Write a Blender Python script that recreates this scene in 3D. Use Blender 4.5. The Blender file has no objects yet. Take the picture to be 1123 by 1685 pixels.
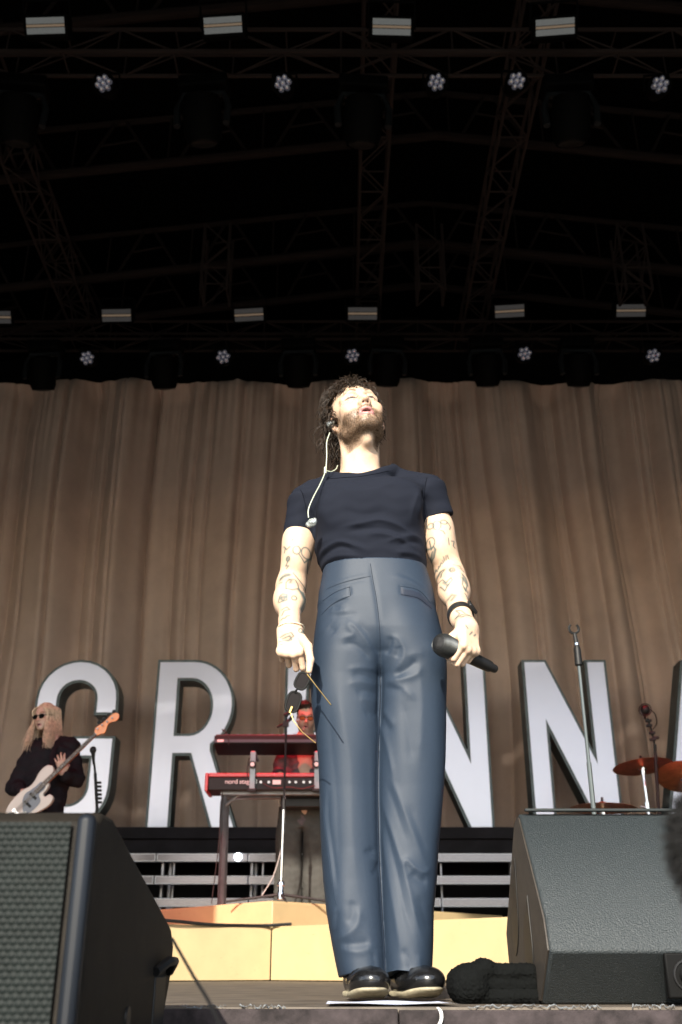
import bpy, bmesh, math, random
import numpy as np
from mathutils import Vector, Matrix

# ------------------------------------------------------------------ camera, sky, sun, exposure
scene = bpy.context.scene
COL = scene.collection
rad = math.radians
FPX, TH, CZ = 1636.0, rad(24.74), 0.0707         # focal length in photo pixels, tilt, eye height above stage

cam_d = bpy.data.cameras.new('camera')
cam = bpy.data.objects.new('camera', cam_d)
COL.objects.link(cam)
cam.location = (0, 0, CZ)
cam.rotation_euler = (rad(90) + TH, 0, 0)
cam_d.sensor_fit = 'VERTICAL'
cam_d.sensor_height = 36
cam_d.sensor_width = 24
cam_d.lens = FPX / 1685 * 36
cam_d.clip_start = 0.05
cam_d.clip_end = 3000
cam_d.dof.use_dof = True
cam_d.dof.focus_distance = 2.95
cam_d.dof.aperture_fstop = 4.8
scene.camera = cam

SUN_EL, SUN_AZ = rad(28), rad(14)                # sun stands behind the camera, a little to the left
world = bpy.data.worlds.new('World')
scene.world = world
world.use_nodes = True
wn, wl = world.node_tree.nodes, world.node_tree.links
bg = wn['Background']
sky = wn.new('ShaderNodeTexSky')
sky.sky_type = 'NISHITA'
sky.sun_disc = False
sky.sun_elevation = SUN_EL
sky.sun_rotation = math.pi + SUN_AZ
tc = wn.new('ShaderNodeTexCoord')
cl = wn.new('ShaderNodeTexNoise'); cl.inputs['Scale'].default_value = 4.5; cl.inputs['Detail'].default_value = 6
cr = wn.new('ShaderNodeValToRGB'); cr.color_ramp.elements[0].position = .46; cr.color_ramp.elements[1].position = .62
mx = wn.new('ShaderNodeMix'); mx.data_type = 'RGBA'
mp = wn.new('ShaderNodeMapping'); mp.inputs['Scale'].default_value = (1, 1, 2.4)
wl.new(tc.outputs['Generated'], mp.inputs['Vector']); wl.new(mp.outputs['Vector'], cl.inputs['Vector'])
wl.new(cl.outputs['Fac'], cr.inputs['Fac']); wl.new(cr.outputs['Color'], mx.inputs['Factor'])
wl.new(sky.outputs['Color'], mx.inputs['A']); mx.inputs['B'].default_value = (9.5, 9.8, 10.5, 1)
wl.new(mx.outputs['Result'], bg.inputs['Color'])
bg.inputs['Strength'].default_value = 0.15

sun_d = bpy.data.lights.new('sun', 'SUN')
sun_d.energy = 5.0
sun_d.angle = rad(0.55)
sun_d.color = (1.0, 0.93, 0.80)
sun = bpy.data.objects.new('sun', sun_d)
COL.objects.link(sun)
sdir = Vector((math.sin(SUN_AZ) * math.cos(SUN_EL), math.cos(SUN_AZ) * math.cos(SUN_EL), -math.sin(SUN_EL)))
sun.rotation_euler = sdir.to_track_quat('-Z', 'Y').to_euler()
sun.location = (-6, -20, 14)

vs = scene.view_settings
vs.view_transform = 'Standard'
vs.look = 'None'
vs.exposure = 1.05
vs.gamma = 1
vs.use_curve_mapping = False
scene.cycles.use_denoising = True
scene.cycles.max_bounces = 6
scene.cycles.sample_clamp_indirect = 6

# ------------------------------------------------------------------ helpers
random.seed(7)
RNG = np.random.default_rng(11)

def P(px, py, D):
    """photo pixel at forward distance D -> point in the place"""
    u = (px - 561.5) / FPX; v = (842.5 - py) / FPX
    t = D / (math.cos(TH) - v * math.sin(TH))
    return Vector((u * t, D, CZ + t * (math.sin(TH) + v * math.cos(TH))))

def mat(name, col, rough=.6, metal=0, spec=.5, noise=None, bump=None, emit=None, vcol=False, coat=0, sheen=0, wave=None):
    """noise=(scale, amount[, colour2]); bump=(scale, strength, distance)"""
    m = bpy.data.materials.new(name); m.use_nodes = True
    n, l = m.node_tree.nodes, m.node_tree.links
    b = n['Principled BSDF']
    b.inputs['Base Color'].default_value = (*col, 1)
    b.inputs['Roughness'].default_value = rough
    b.inputs['Metallic'].default_value = metal
    b.inputs['Specular IOR Level'].default_value = spec
    b.inputs['Coat Weight'].default_value = coat
    b.inputs['Sheen Weight'].default_value = sheen
    t = n.new('ShaderNodeTexCoord')
    src = None
    if vcol:
        a = n.new('ShaderNodeAttribute'); a.attribute_name = 'Col'
        src = a.outputs['Color']
    if noise:
        z = n.new('ShaderNodeTexNoise'); z.inputs['Scale'].default_value = noise[0]; z.inputs['Detail'].default_value = 5
        z.inputs['Roughness'].default_value = .6
        l.new(t.outputs['Object'], z.inputs['Vector'])
        r = n.new('ShaderNodeValToRGB')
        r.color_ramp.elements[0].position = .3; r.color_ramp.elements[1].position = .7
        c2 = noise[2] if len(noise) > 2 else tuple(c * (1 - noise[1]) for c in col)
        c1 = tuple(min(1, c * (1 + (noise[1] if len(noise) < 3 else 0))) for c in col)
        r.color_ramp.elements[0].color = (*c2, 1); r.color_ramp.elements[1].color = (*c1, 1)
        l.new(z.outputs['Fac'], r.inputs['Fac'])
        if src is not None:
            k = n.new('ShaderNodeMix'); k.data_type = 'RGBA'; k.blend_type = 'MULTIPLY'; k.inputs['Factor'].default_value = 1
            l.new(src, k.inputs['A']); l.new(r.outputs['Color'], k.inputs['B']); src = k.outputs['Result']
        else:
            src = r.outputs['Color']
    if src is not None:
        l.new(src, b.inputs['Base Color'])
    if bump:
        z = n.new('ShaderNodeTexNoise'); z.inputs['Scale'].default_value = bump[0]; z.inputs['Detail'].default_value = 4
        l.new(t.outputs['Object'], z.inputs['Vector'])
        q = n.new('ShaderNodeBump'); q.inputs['Strength'].default_value = bump[1]; q.inputs['Distance'].default_value = bump[2]
        l.new(z.outputs['Fac'], q.inputs['Height']); l.new(q.outputs['Normal'], b.inputs['Normal'])
    if emit:
        b.inputs['Emission Color'].default_value = (*emit[0], 1)
        b.inputs['Emission Strength'].default_value = emit[1]
    return m

class MB:
    """collects shapes for ONE mesh"""
    def __init__(s): s.v = []; s.f = []
    def add(s, vs, fs):
        o = len(s.v); s.v += [tuple(p) for p in vs]; s.f += [tuple(i + o for i in f) for f in fs]
    def box(s, lo, hi, M=None):
        (a, b, c), (d, e, f) = lo, hi
        p = [Vector(q) for q in ((a,b,c),(d,b,c),(d,e,c),(a,e,c),(a,b,f),(d,b,f),(d,e,f),(a,e,f))]
        if M: p = [M @ q for q in p]
        s.add(p, [(0,3,2,1),(4,5,6,7),(0,1,5,4),(1,2,6,5),(2,3,7,6),(3,0,4,7)])
        return s
    def cyl(s, a, b, ra, rb=None, n=12, cap=True):
        return s.tube([a, b], [ra, ra if rb is None else rb], n, cap)
    def tube(s, pts, r, n=8, cap=True, flat=None):
        pts = [Vector(p) for p in pts]; m = len(pts)
        rr = r if isinstance(r, (list, tuple)) else [r] * m
        o = len(s.v); up = None
        for i, p in enumerate(pts):
            d = (pts[min(i + 1, m - 1)] - pts[max(i - 1, 0)]).normalized()
            if up is None:
                up = Vector((0, 0, 1)) if abs(d.z) < .9 else Vector((0, 1, 0))
            x = d.cross(up).normalized(); y = x.cross(d).normalized(); up = y
            for k in range(n):
                a = 2 * math.pi * k / n
                s.v.append(tuple(p + (x * math.cos(a) + y * math.sin(a) * (flat or 1)) * rr[i]))
        for i in range(m - 1):
            for k in range(n):
                k2 = (k + 1) % n
                s.f.append((o+i*n+k, o+i*n+k2, o+(i+1)*n+k2, o+(i+1)*n+k))
        if cap:
            s.f.append(tuple(o + k for k in reversed(range(n)))); s.f.append(tuple(o + (m-1)*n + k for k in range(n)))
        return s
    def ring(s, pts, r, n=8, flat=None):
        """closed tube"""
        pts = [Vector(p) for p in pts]; m = len(pts); o = len(s.v)
        c = sum(pts, Vector()) / m
        for i, p in enumerate(pts):
            d = (pts[(i + 1) % m] - pts[i - 1]).normalized()
            x = (p - c); x = (x - d * x.dot(d)).normalized(); y = d.cross(x)
            for k in range(n):
                a = 2 * math.pi * k / n
                s.v.append(tuple(p + x * math.cos(a) * r + y * math.sin(a) * r * (flat or 1)))
        for i in range(m):
            j = (i + 1) % m
            for k in range(n):
                k2 = (k + 1) % n
                s.f.append((o+i*n+k, o+i*n+k2, o+j*n+k2, o+j*n+k))
        return s
    def lathe(s, prof, M, n=24):
        """prof [(r, z)] about local z"""
        o = len(s.v); m = len(prof)
        for r, z in prof:
            for k in range(n):
                a = 2 * math.pi * k / n
                s.v.append(tuple(M @ Vector((r * math.cos(a), r * math.sin(a), z))))
        for i in range(m - 1):
            for k in range(n):
                k2 = (k + 1) % n
                s.f.append((o+i*n+k, o+i*n+k2, o+(i+1)*n+k2, o+(i+1)*n+k))
        s.f.append(tuple(o + k for k in reversed(range(n)))); s.f.append(tuple(o + (m-1)*n + k for k in range(n)))
        return s
    def prism(s, poly, off):
        """polygon of 3D points pushed by the vector off"""
        p = [Vector(q) for q in poly]; n = len(p); off = Vector(off)
        s.add(p + [q + off for q in p], [tuple(range(n)), tuple(reversed(range(n, 2*n)))] + [(i, i+n, (i+1)%n+n, (i+1)%n) for i in range(n)])
        return s
    def mesh(s, name, sharp=.6):
        me = bpy.data.meshes.new(name)
        me.from_pydata(s.v, [], s.f)
        bm = bmesh.new(); bm.from_mesh(me); bmesh.ops.recalc_face_normals(bm, faces=bm.faces); bm.to_mesh(me); bm.free()
        if sharp is not None:
            me.shade_smooth(); me.set_sharp_from_angle(angle=sharp)
        return me

def link(name, data, m=None, parent=None):
    o = bpy.data.objects.new(name, data); COL.objects.link(o)
    if m is not None and data is not None and hasattr(data, 'materials') and len(data.materials) == 0: data.materials.append(m)
    if parent is not None:
        o.parent = parent
        if getattr(parent, 'type', '') == 'EMPTY' or True:
            q = parent; off = Vector()
            while q is not None:
                off += q.location; q = q.parent
            o.location = -off
    return o

def tag(o, label=None, cat=None, group=None, kind=None):
    if label: o['label'] = label
    if cat: o['category'] = cat
    if group: o['group'] = group
    if kind: o['kind'] = kind
    return o

def thing(name, loc, label, cat, group=None):
    o = bpy.data.objects.new(name, None); COL.objects.link(o); o.location = loc
    o.empty_display_size = .1
    return tag(o, label, cat, group)

def part(name, mb, m, parent, sharp=.6, bevel=0):
    o = link(name, mb.mesh(name, sharp), m, parent)
    if bevel:
        b = o.modifiers.new('bevel', 'BEVEL'); b.width = bevel; b.segments = 2; b.limit_method = 'ANGLE'
    return o

def lpart(name, mb, m, parent, sharp=.6, bevel=0):
    """part whose mesh is already in the parent's own coordinates"""
    o = part(name, mb, m, None, sharp, bevel); o.parent = parent; o.location = (0, 0, 0)
    return o

def copy_tree(o, parent=None):
    c = o.copy(); COL.objects.link(c); c.parent = parent
    for ch in list(o.children): copy_tree(ch, c)
    return c

ORD = ['leftmost', 'second from the left', 'third from the left', 'fourth from the left', 'fifth from the left', 'sixth from the left', 'seventh from the left']

UNIT = {}
def rod(name, a, b, r, m, parent, n=6):
    """a straight tube piece that shares one unit mesh"""
    key = (m.name, n)
    if key not in UNIT:
        UNIT[key] = MB().cyl((0, 0, 0), (0, 0, 1), 1, n=n).mesh('rod_' + m.name); UNIT[key].materials.append(m)
    a, b = Vector(a), Vector(b)
    o = bpy.data.objects.new(name, UNIT[key]); COL.objects.link(o)
    off = Vector(); q = parent
    while q is not None:
        off += q.location; q = q.parent
    o.parent = parent
    o.location = a - off
    o.rotation_mode = 'QUATERNION'
    o.rotation_quaternion = (b - a).to_track_quat('Z', 'Y')
    o.scale = (r, r, (b - a).length)
    return o

# ------------------------------------------------------------------ sculpting by distance fields
def smin(a, b, k):
    if k <= 0: return np.minimum(a, b)
    h = np.maximum(k - np.abs(a - b), 0) / k
    return np.minimum(a, b) - h * h * k * .25

class Sculpt:
    def __init__(s): s.pr = []
    def frame(s, o, R, sc=1.0): s.o, s.R, s.sc = np.array(o, float), np.array(R, float), sc; return s
    o = np.zeros(3); R = np.eye(3); sc = 1.0
    def _w(s, p): return s.R @ (np.array(p, float) * s.sc) + s.o
    def ell(s, c, r, k=.01, sub=False, rot=None):
        R = s.R if rot is None else s.R @ np.array(rot, float)
        s.pr.append(('ell', s._w(c), np.array(r, float) * s.sc, R, k * s.sc, sub)); return s
    def cone(s, a, b, ra, rb, k=.01, sub=False, flat=False):
        s.pr.append(('cyl' if flat else 'cone', s._w(a), s._w(b), (ra * s.sc, rb * s.sc), k * s.sc, sub)); return s
    def chain(s, pts, rs, k=.01):
        for i in range(len(pts) - 1): s.cone(pts[i], pts[i+1], rs[i], rs[i+1], k)
        return s
    def box(s, c, h, rnd, k=.01, R=None, sub=False):
        s.pr.append(('box', s._w(c), (np.array(h, float) * s.sc, rnd * s.sc), s.R if R is None else np.array(R, float), k * s.sc, sub)); return s
    def loft(s, rows, k=.01, sub=False, e=2.0):
        """rows (z, cx, cy, rx, ry), world coordinates"""
        a = np.array(sorted([tuple(r) for r in rows]), float)
        s.pr.append(('loft', a, e, None, k, sub)); return s
    def dist(s, p, X):
        t = p[0]
        if t == 'ell':
            q = (X - p[1]) @ p[3]
            a = np.sqrt(((q / p[2]) ** 2).sum(1)) + 1e-9
            b = np.sqrt(((q / p[2] ** 2) ** 2).sum(1)) + 1e-9
            return a * (a - 1) / b
        if t in ('cone', 'cyl'):
            ba = p[2] - p[1]; L2 = ba @ ba; pa = X - p[1]
            h0 = pa @ ba / L2; h = np.clip(h0, 0, 1)
            if t == 'cone':
                return np.sqrt(((pa - h[:, None] * ba) ** 2).sum(1)) - (p[3][0] + (p[3][1] - p[3][0]) * h)
            L = math.sqrt(L2)
            d = np.sqrt(((pa - h0[:, None] * ba) ** 2).sum(1)) - (p[3][0] + (p[3][1] - p[3][0]) * h)
            return np.maximum(d, np.maximum(-h0, h0 - 1) * L)
        if t == 'box':
            q = np.abs((X - p[1]) @ p[3]) - (p[2][0] - p[2][1])
            return np.sqrt((np.maximum(q, 0) ** 2).sum(1)) + np.minimum(q.max(1), 0) - p[2][1]
        if t == 'loft':
            a = p[1]; z = X[:, 2]
            cx, cy, rx, ry = (np.interp(z, a[:, 0], a[:, i]) for i in (1, 2, 3, 4))
            e = p[2]
            q = (np.abs((X[:, 0] - cx) / rx) ** e + np.abs((X[:, 1] - cy) / ry) ** e) ** (1 / e)
            d = (q - 1) * np.minimum(rx, ry)
            return np.maximum(d, np.maximum(a[0, 0] - z, z - a[-1, 0]))
    def ev(s, X, idx=None):
        d = np.full(len(X), 1.0)
        for i in (range(len(s.pr)) if idx is None else idx):
            p = s.pr[i]; q = s.dist(p, X)
            d = -smin(-d, q, p[4]) if p[5] else smin(d, q, p[4])
        return d
    def build(s, lo, hi, h):
        B = 16
        lo = np.array(lo, float); n = np.ceil((np.array(hi) - lo) / h / B).astype(int)
        V = np.ones(n * B, np.float32)
        rb = h * B * .87
        g = np.stack(np.meshgrid(*[np.arange(B)] * 3, indexing='ij'), -1).reshape(-1, 3) * h
        bi = np.stack(np.meshgrid(*[np.arange(k) for k in n], indexing='ij'), -1).reshape(-1, 3)
        cen = lo + bi * (B * h) + (B - 1) * h / 2
        pd = np.stack([s.dist(p, cen) for p in s.pr], 1)
        dc = s.ev(cen)
        ks = np.array([p[4] for p in s.pr])
        for j, b in enumerate(bi):
            sl = tuple(slice(b[i] * B, b[i] * B + B) for i in range(3))
            if dc[j] > rb * 1.4 + .01: continue
            if dc[j] < -rb * 1.6: V[sl] = -1; continue
            idx = np.nonzero(pd[j] < rb * 1.3 + ks + .004)[0]
            if len(idx) == 0: continue
            V[sl] = s.ev(lo + b * (B * h) + g, idx).reshape(B, B, B)
        return nets(V, lo, h)

def nets(V, lo, h):
    I = V < 0
    nx, ny, nz = V.shape
    cnt = np.zeros((nx-1, ny-1, nz-1), np.int8)
    cs = [(i, j, k) for i in (0, 1) for j in (0, 1) for k in (0, 1)]
    for i, j, k in cs: cnt += I[i:nx-1+i, j:ny-1+j, k:nz-1+k]
    act = np.argwhere((cnt > 0) & (cnt < 8))
    C = {c: V[act[:, 0]+c[0], act[:, 1]+c[1], act[:, 2]+c[2]].astype(float) for c in cs}
    acc = np.zeros((len(act), 3)); w = np.zeros(len(act))
    for a in cs:
        for ax in range(3):
            if a[ax]: continue
            b = list(a); b[ax] = 1; b = tuple(b)
            va, vb = C[a], C[b]; cross = (va < 0) != (vb < 0)
            t = np.where(cross, va / np.where(va == vb, 1, va - vb), 0)
            q = np.tile(np.array(a, float), (len(act), 1)); q[:, ax] = t
            acc += q * cross[:, None]; w += cross
    vert = (act + acc / w[:, None]) * h + lo
    idm = np.full(cnt.shape, -1, np.int32); idm[tuple(act.T)] = np.arange(len(act))
    faces = []
    for ax in range(3):
        u, v = (ax + 1) % 3, (ax + 2) % 3
        s0 = [slice(None)] * 3; s1 = [slice(None)] * 3
        s0[ax] = slice(0, -1); s1[ax] = slice(1, None)
        A, Bq = I[tuple(s0)], I[tuple(s1)]
        e = np.argwhere(A != Bq)
        e = e[(e[:, u] > 0) & (e[:, v] > 0)]
        for k in range(3): e = e[e[:, k] < cnt.shape[k]]
        fl = A[tuple(e.T)]
        def c(du, dv):
            q = e.copy(); q[:, u] -= du; q[:, v] -= dv
            return idm[tuple(q.T)]
        f = np.stack([c(1, 1), c(0, 1), c(0, 0), c(1, 0)], 1)
        f[~fl] = f[~fl][:, ::-1]
        faces.append(f)
    F = np.concatenate(faces)
    F = F[(F >= 0).all(1)]
    return vert, F

def normals(v, f):
    n = np.cross(v[f[:, 2]] - v[f[:, 0]], v[f[:, 3]] - v[f[:, 1]])
    N = np.zeros_like(v)
    for k in range(4): np.add.at(N, f[:, k], n)
    return N / (np.linalg.norm(N, axis=1, keepdims=True) + 1e-12)

def smooth(v, f, it=1, lam=.5):
    for _ in range(it):
        a = np.zeros_like(v); c = np.zeros(len(v))
        for k in range(4):
            i, j = f[:, k], f[:, (k + 1) % 4]
            np.add.at(a, i, v[j]); np.add.at(c, i, 1)
        v = v + lam * (a / np.maximum(c, 1)[:, None] - v)
    return v

def skin_mesh(name, v, f, col=None):
    me = bpy.data.meshes.new(name)
    me.vertices.add(len(v)); me.vertices.foreach_set('co', v.astype(np.float32).ravel())
    me.loops.add(f.size); me.loops.foreach_set('vertex_index', f.astype(np.int32).ravel())
    me.polygons.add(len(f)); me.polygons.foreach_set('loop_start', np.arange(0, f.size, 4, dtype=np.int32))
    me.update(calc_edges=True); me.validate()
    me.shade_smooth()
    if col is not None:
        a = me.color_attributes.new('Col', 'FLOAT_COLOR', 'POINT')
        a.data.foreach_set('color', np.concatenate([col, np.ones((len(col), 1))], 1).astype(np.float32).ravel())
    return me

def line_dist(X, Z, pts):
    """distance of points (X, Z) to a polyline and the run along it 0..1"""
    pts = np.array(pts, float); best = np.full(len(X), 9.0); run = np.zeros(len(X))
    L = np.concatenate([[0], np.cumsum(np.linalg.norm(np.diff(pts, axis=0), axis=1))]); L /= L[-1]
    for i in range(len(pts) - 1):
        a, b = pts[i], pts[i+1]; d = b - a
        h = np.clip(((X - a[0]) * d[0] + (Z - a[1]) * d[1]) / (d @ d), 0, 1)
        q = np.hypot(X - a[0] - h * d[0], Z - a[1] - h * d[1])
        m = q < best
        best[m] = q[m]; run[m] = (L[i] + h * (L[i+1] - L[i]))[m]
    return best, run

def spl(pts, n=6):
    """smooth a polyline"""
    p = np.array(pts, float); p = np.vstack([2*p[0]-p[1], p, 2*p[-1]-p[-2]]); out = []
    for i in range(1, len(p) - 2):
        for t in np.arange(n) / n:
            a, b, c, d = p[i-1], p[i], p[i+1], p[i+2]
            out.append(.5 * ((2*b) + (c-a)*t + (2*a-5*b+4*c-d)*t*t + (-a+3*b-3*c+d)*t**3))
    out.append(p[-2]); return np.array(out)

def sstep(a, b, x):
    t = np.clip((x - a) / (b - a), 0, 1); return t * t * (3 - 2 * t)

def hashn(x, y, z, sc):
    """cheap smooth 3D noise -1..1"""
    return (np.sin(x*sc*1.7 + 1.3*np.sin(y*sc*1.1+2)) + np.sin(y*sc*1.9 + 1.7*np.sin(z*sc*.9)) + np.sin(z*sc*2.1 + 1.1*np.sin(x*sc*1.3+4))) / 3

# ------------------------------------------------------------------ materials
M = {}
M['black'] = mat('black_cloth', (.006, .0055, .0055), .9, spec=.1, noise=(3, .4))
M['roof'] = mat('roof_skin_black', (.0012, .0011, .0011), .95, spec=.02, noise=(1, .4))
M['metal_black'] = mat('black_metal', (.010, .010, .0105), .5, spec=.25, noise=(30, .3))
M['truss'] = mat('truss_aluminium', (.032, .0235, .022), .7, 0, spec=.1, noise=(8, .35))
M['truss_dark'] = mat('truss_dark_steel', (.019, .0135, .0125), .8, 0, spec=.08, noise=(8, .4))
M['chrome'] = mat('chrome', (.75, .75, .77), .18, 1)
M['steel'] = mat('brushed_steel', (.45, .46, .47), .35, .8)
M['floor'] = mat('stage_floor_ply', (.105, .085, .066), .62, noise=(7, .45), bump=(60, .25, .004))
M['fascia'] = mat('stage_edge_wood', (.032, .025, .026), .75, spec=.2, noise=(24, .6), bump=(90, .4, .003))
M['ground'] = mat('pit_ground', (.10, .10, .085), .95, noise=(.6, .4))
M['deck'] = mat('deck_black', (.010, .0095, .012), .75, spec=.15, noise=(5, .4))
M['yellow'] = mat('riser_cream_paint', (.43, .318, .172), .55, noise=(4, .07), bump=(40, .05, .002))
def scuffs(m):
    n, l = m.node_tree.nodes, m.node_tree.links; b = n['Principled BSDF']; src = b.inputs['Base Color'].links[0].from_socket
    t = n.new('ShaderNodeTexCoord'); mp_ = n.new('ShaderNodeMapping'); mp_.inputs['Scale'].default_value = (6, 6, 16)
    z = n.new('ShaderNodeTexNoise'); z.inputs['Scale'].default_value = 1.3; z.inputs['Detail'].default_value = 9; z.inputs['Roughness'].default_value = .72
    r = n.new('ShaderNodeValToRGB'); r.color_ramp.elements[0].position = .63; r.color_ramp.elements[1].position = .72; r.color_ramp.elements[1].color = (.55, .55, .55, 1)
    k = n.new('ShaderNodeMix'); k.data_type = 'RGBA'; k.inputs['B'].default_value = (.22, .14, .07, 1)
    l.new(t.outputs['Object'], mp_.inputs['Vector']); l.new(mp_.outputs['Vector'], z.inputs['Vector']); l.new(z.outputs['Fac'], r.inputs['Fac'])
    l.new(r.outputs['Color'], k.inputs['Factor']); l.new(src, k.inputs['A']); l.new(k.outputs['Result'], b.inputs['Base Color'])
scuffs(M['yellow'])
M['letter_edge'] = mat('letter_edge_grey', (.075, .10, .105), .5, .2, noise=(9, .3))
M['letter_face'] = mat('letter_mirror_face', (.68, .71, .84), .26, .18, noise=(.7, .05))
M['led'] = mat('led_batten_lens', (.16, .157, .18), .22, .55, noise=(60, .12))
M['led_frame'] = mat('led_batten_frame', (.30, .31, .34), .4, .7)

# ------------------------------------------------------------------ setting
S = lambda name, mb, m: tag(link(name, mb.mesh(name), m), kind='structure')
S('ground', MB().box((-900, -900, -2.2), (900, 900, -1.6)), M['ground'])
EDGE = 2.33                                         # the stage's front edge
S('stage_floor', MB().box((-14, EDGE, -.04), (14, 15, 0)), M['floor'])

# the lip of the stage: two boards and a dark skirt
lip = thing('stage_edge', (0, EDGE, -.6), 'worn wooden edge boards along the front of the stage', 'edge board')
for i, (x0, x1) in enumerate(((-3.0, -1.31), (-1.307, -.60), (-.597, .118), (.121, .83), (.833, 3.0))):
    part('board', MB().box((x0, EDGE - .022, -.047 + (i % 2) * .002), (x1, EDGE - .001, -.003 - (i % 2) * .002)), M['fascia'], lip, bevel=.002)
part('rail', MB().box((-14, EDGE - .03, -.075), (14, EDGE - .001, -.052)), mat('edge_rail', (.05, .055, .05), .35, .6, noise=(120, .7)), lip, bevel=.003)
part('skirt', MB().box((-14, EDGE - .01, -1.6), (14, EDGE - .001, -.078)), M['black'], lip)

# roof skin, wings and the sun-cutting header
APX = 1.26
rf = MB()
def rz(x): return 10.9 - .13 * abs(x - APX)
prof = [(-14, rz(-14)), (APX, rz(APX)), (14, rz(14))]
for (xa, za), (xb, zb) in zip(prof, prof[1:]):
    rf.prism([(xa, -1.2, za), (xb, -1.2, zb), (xb, -1.2, zb + .1), (xa, -1.2, za + .1)], (0, 16.5, 0))
S('stage_roof', rf, M['roof'])
S('sun_cut_header', MB().prism([(-14, -1.25, 6.6), (14, -1.25, 6.6), (14, -1.25, rz(14)), (APX, -1.25, rz(APX)), (-14, -1.25, rz(-14))], (0, .04, 0)), M['black'])  # unseen drop, its low edge set to keep sun off upstage
S('wing_drape_left', MB().box((-9.1, 2.3, -1.6), (-9.0, 15.2, 9.4)), M['black'])
S('wing_drape_right', MB().box((9.0, 2.3, -1.6), (9.1, 15.2, 9.1)), M['black'])
S('back_wall', MB().box((-14, 15.0, -1.6), (14, 15.2, 11)), M['black'])

# the brown backdrop with its hanging folds
def curtain():
    nx, nz = 1150, 46
    xs = np.linspace(-8.6, 8.6, nx); zs = np.linspace(1.30, 8.42, nz)
    X, Z = np.meshgrid(xs, zs, indexing='ij')
    t = (Z - 1.3) / 7.1
    u = X + .10 * np.sin(Z * .55 + X * .8) * (1 - t * .6)
    u = u + .55 * np.exp(-((X - 1.55) / .75) ** 2) * sstep(.15, .95, t) * (X - 1.55)     # gathered towards the centre at the top
    f = lambda a, ph: np.abs(np.sin(u * a + ph))
    wob = np.sin(u * 2.1 + 1) + .6 * np.sin(u * 5.3)
    y = .24 * np.sin(u * 4.6 + 1.1 * np.sin(u * 1.7)) + .05 * np.sin(u * 12.5 + wob) + .13 * (1 - f(4.6, .4)) ** 5 + .09 * (1 - f(7.3, 1.9 + .5 * np.sin(u))) ** 5
    y += .008 * np.sin(u * 27 + 2 * wob) * (.2 + .8 * t) + .012 * np.sin(u * 58 + 3 * wob) * sstep(.7, 1, t)
    y += .05 * np.sin(Z * 1.3 + 2.2 * u) * np.sin(u * 1.1)
    y *= (1 - .35 * (1 - t))
    bot = 1.0
    V = np.stack([X, 13.25 + y * (1 - .75 * sstep(.985, 1, t)), Z + .03 * np.sin(u * 1.3) * (t > .99)], -1).reshape(-1, 3)
    i = np.arange(nx - 1)[:, None] * nz + np.arange(nz - 1)[None]
    F = np.stack([i, i + nz, i + nz + 1, i + 1], -1).reshape(-1, 4)
    return skin_mesh('curtain', V, F)
CT = mat('curtain_brown_cloth', (.52, .392, .325), .9, spec=.1, noise=(2.0, .10), bump=(260, .25, .003), sheen=.15)
cur = link('stage_curtain', curtain(), CT)
tag(cur, 'tall brown backdrop curtain hanging in folds behind the big letters', 'curtain')

# upper deck under the letters, with a stair of LED battens in front
DZ = 1.515
dk = thing('upper_deck', (0, 11.6, 0), 'black upper deck that carries the big letters', 'platform')
part('deck_top', MB().box((-8, 11.5, DZ - .12), (8, 13.0, DZ)), M['deck'], dk)
part('fascia', MB().box((-8, 11.56, DZ - .36), (8, 11.62, DZ - .124)), M['deck'], dk)
part('back_panel', MB().box((-8, 12.2, 0), (8, 12.25, DZ - .124)), M['black'], dk)
for i in range(17):
    x = -7.6 + i * .95
    rod('post', (x, 11.75, 0), (x, 11.75, DZ - .12), .028, M['led_frame'], dk)
strip = thing('led_batten', (0, 0, 0), '', 'LED batten')
hs_ = lpart('housing', MB().box((-.497, 0, -.045), (.497, .09, .045)), M['led_frame'], strip, bevel=.004)
lpart('lens', MB().box((-.482, -.006, -.031), (.482, .004, .031)), M['led'], hs_)
first = True
ROWN = ['top', 'middle', 'bottom']
for r, (py, D) in enumerate(((1411, 11.45), (1448, 11.25), (1485, 11.05))):
    z = P(561, py, D).z
    n = 0
    for i in range(-5, 5):
        x = -.02 + i * 1.0 + .5 + .03 * r
        o = strip if first else copy_tree(strip)
        first = False
        o.location = (x, D, z)
        side = 'left' if x < 0 else 'right'
        k = (-i if x < 0 else i + 1)
        o['label'] = f"{['inner','second','third','fourth','outer'][min(k,5)-1]} LED batten in the {ROWN[r]} row, {side} of the singer"
        o['group'] = 'LED battens on the steps'
for i in range(11):                                   # uprights that carry the battens
    x = -4.9 + i * .98
    g = thing('batten_bracket', (x, 11.4, 0), f'{"slim grey upright bracket carrying the LED battens, number %d counted from the left" % (i + 1)}', 'bracket', 'uprights behind the LED battens')
    rod('post', (x, 11.58, 0), (x, 11.58, 1.15), .02, M['led_frame'], g)
    rod('post', (x + .12, 11.6, 0), (x + .12, 11.6, 1.15), .014, M['led_frame'], g)
for o in [o for o in COL.objects if o.name.startswith('batten_bracket')]:
    i = int(round((o.location.x + 4.9) / .98))
    o['label'] = f'slim grey upright pair behind the LED battens, {(ORD + ["eighth from the left", "ninth from the left", "tenth from the left", "rightmost"])[i]}'
# the one lit lamp seen through the top batten
lamp = MB().lathe([(.001, -.03), (.034, -.03), (.04, 0), (.03, .02), (.001, .028)], Matrix.Translation(P(392, 1410, 11.43)) @ Matrix.Rotation(rad(90), 4, 'X'), 16)
tag(link('bright_lamp', lamp.mesh('bright_lamp'), mat('lamp_white', (.9, .95, 1), .3, emit=((.85, .92, 1), 9))), 'small bright white lamp glowing in the top LED row', 'lamp')

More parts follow.
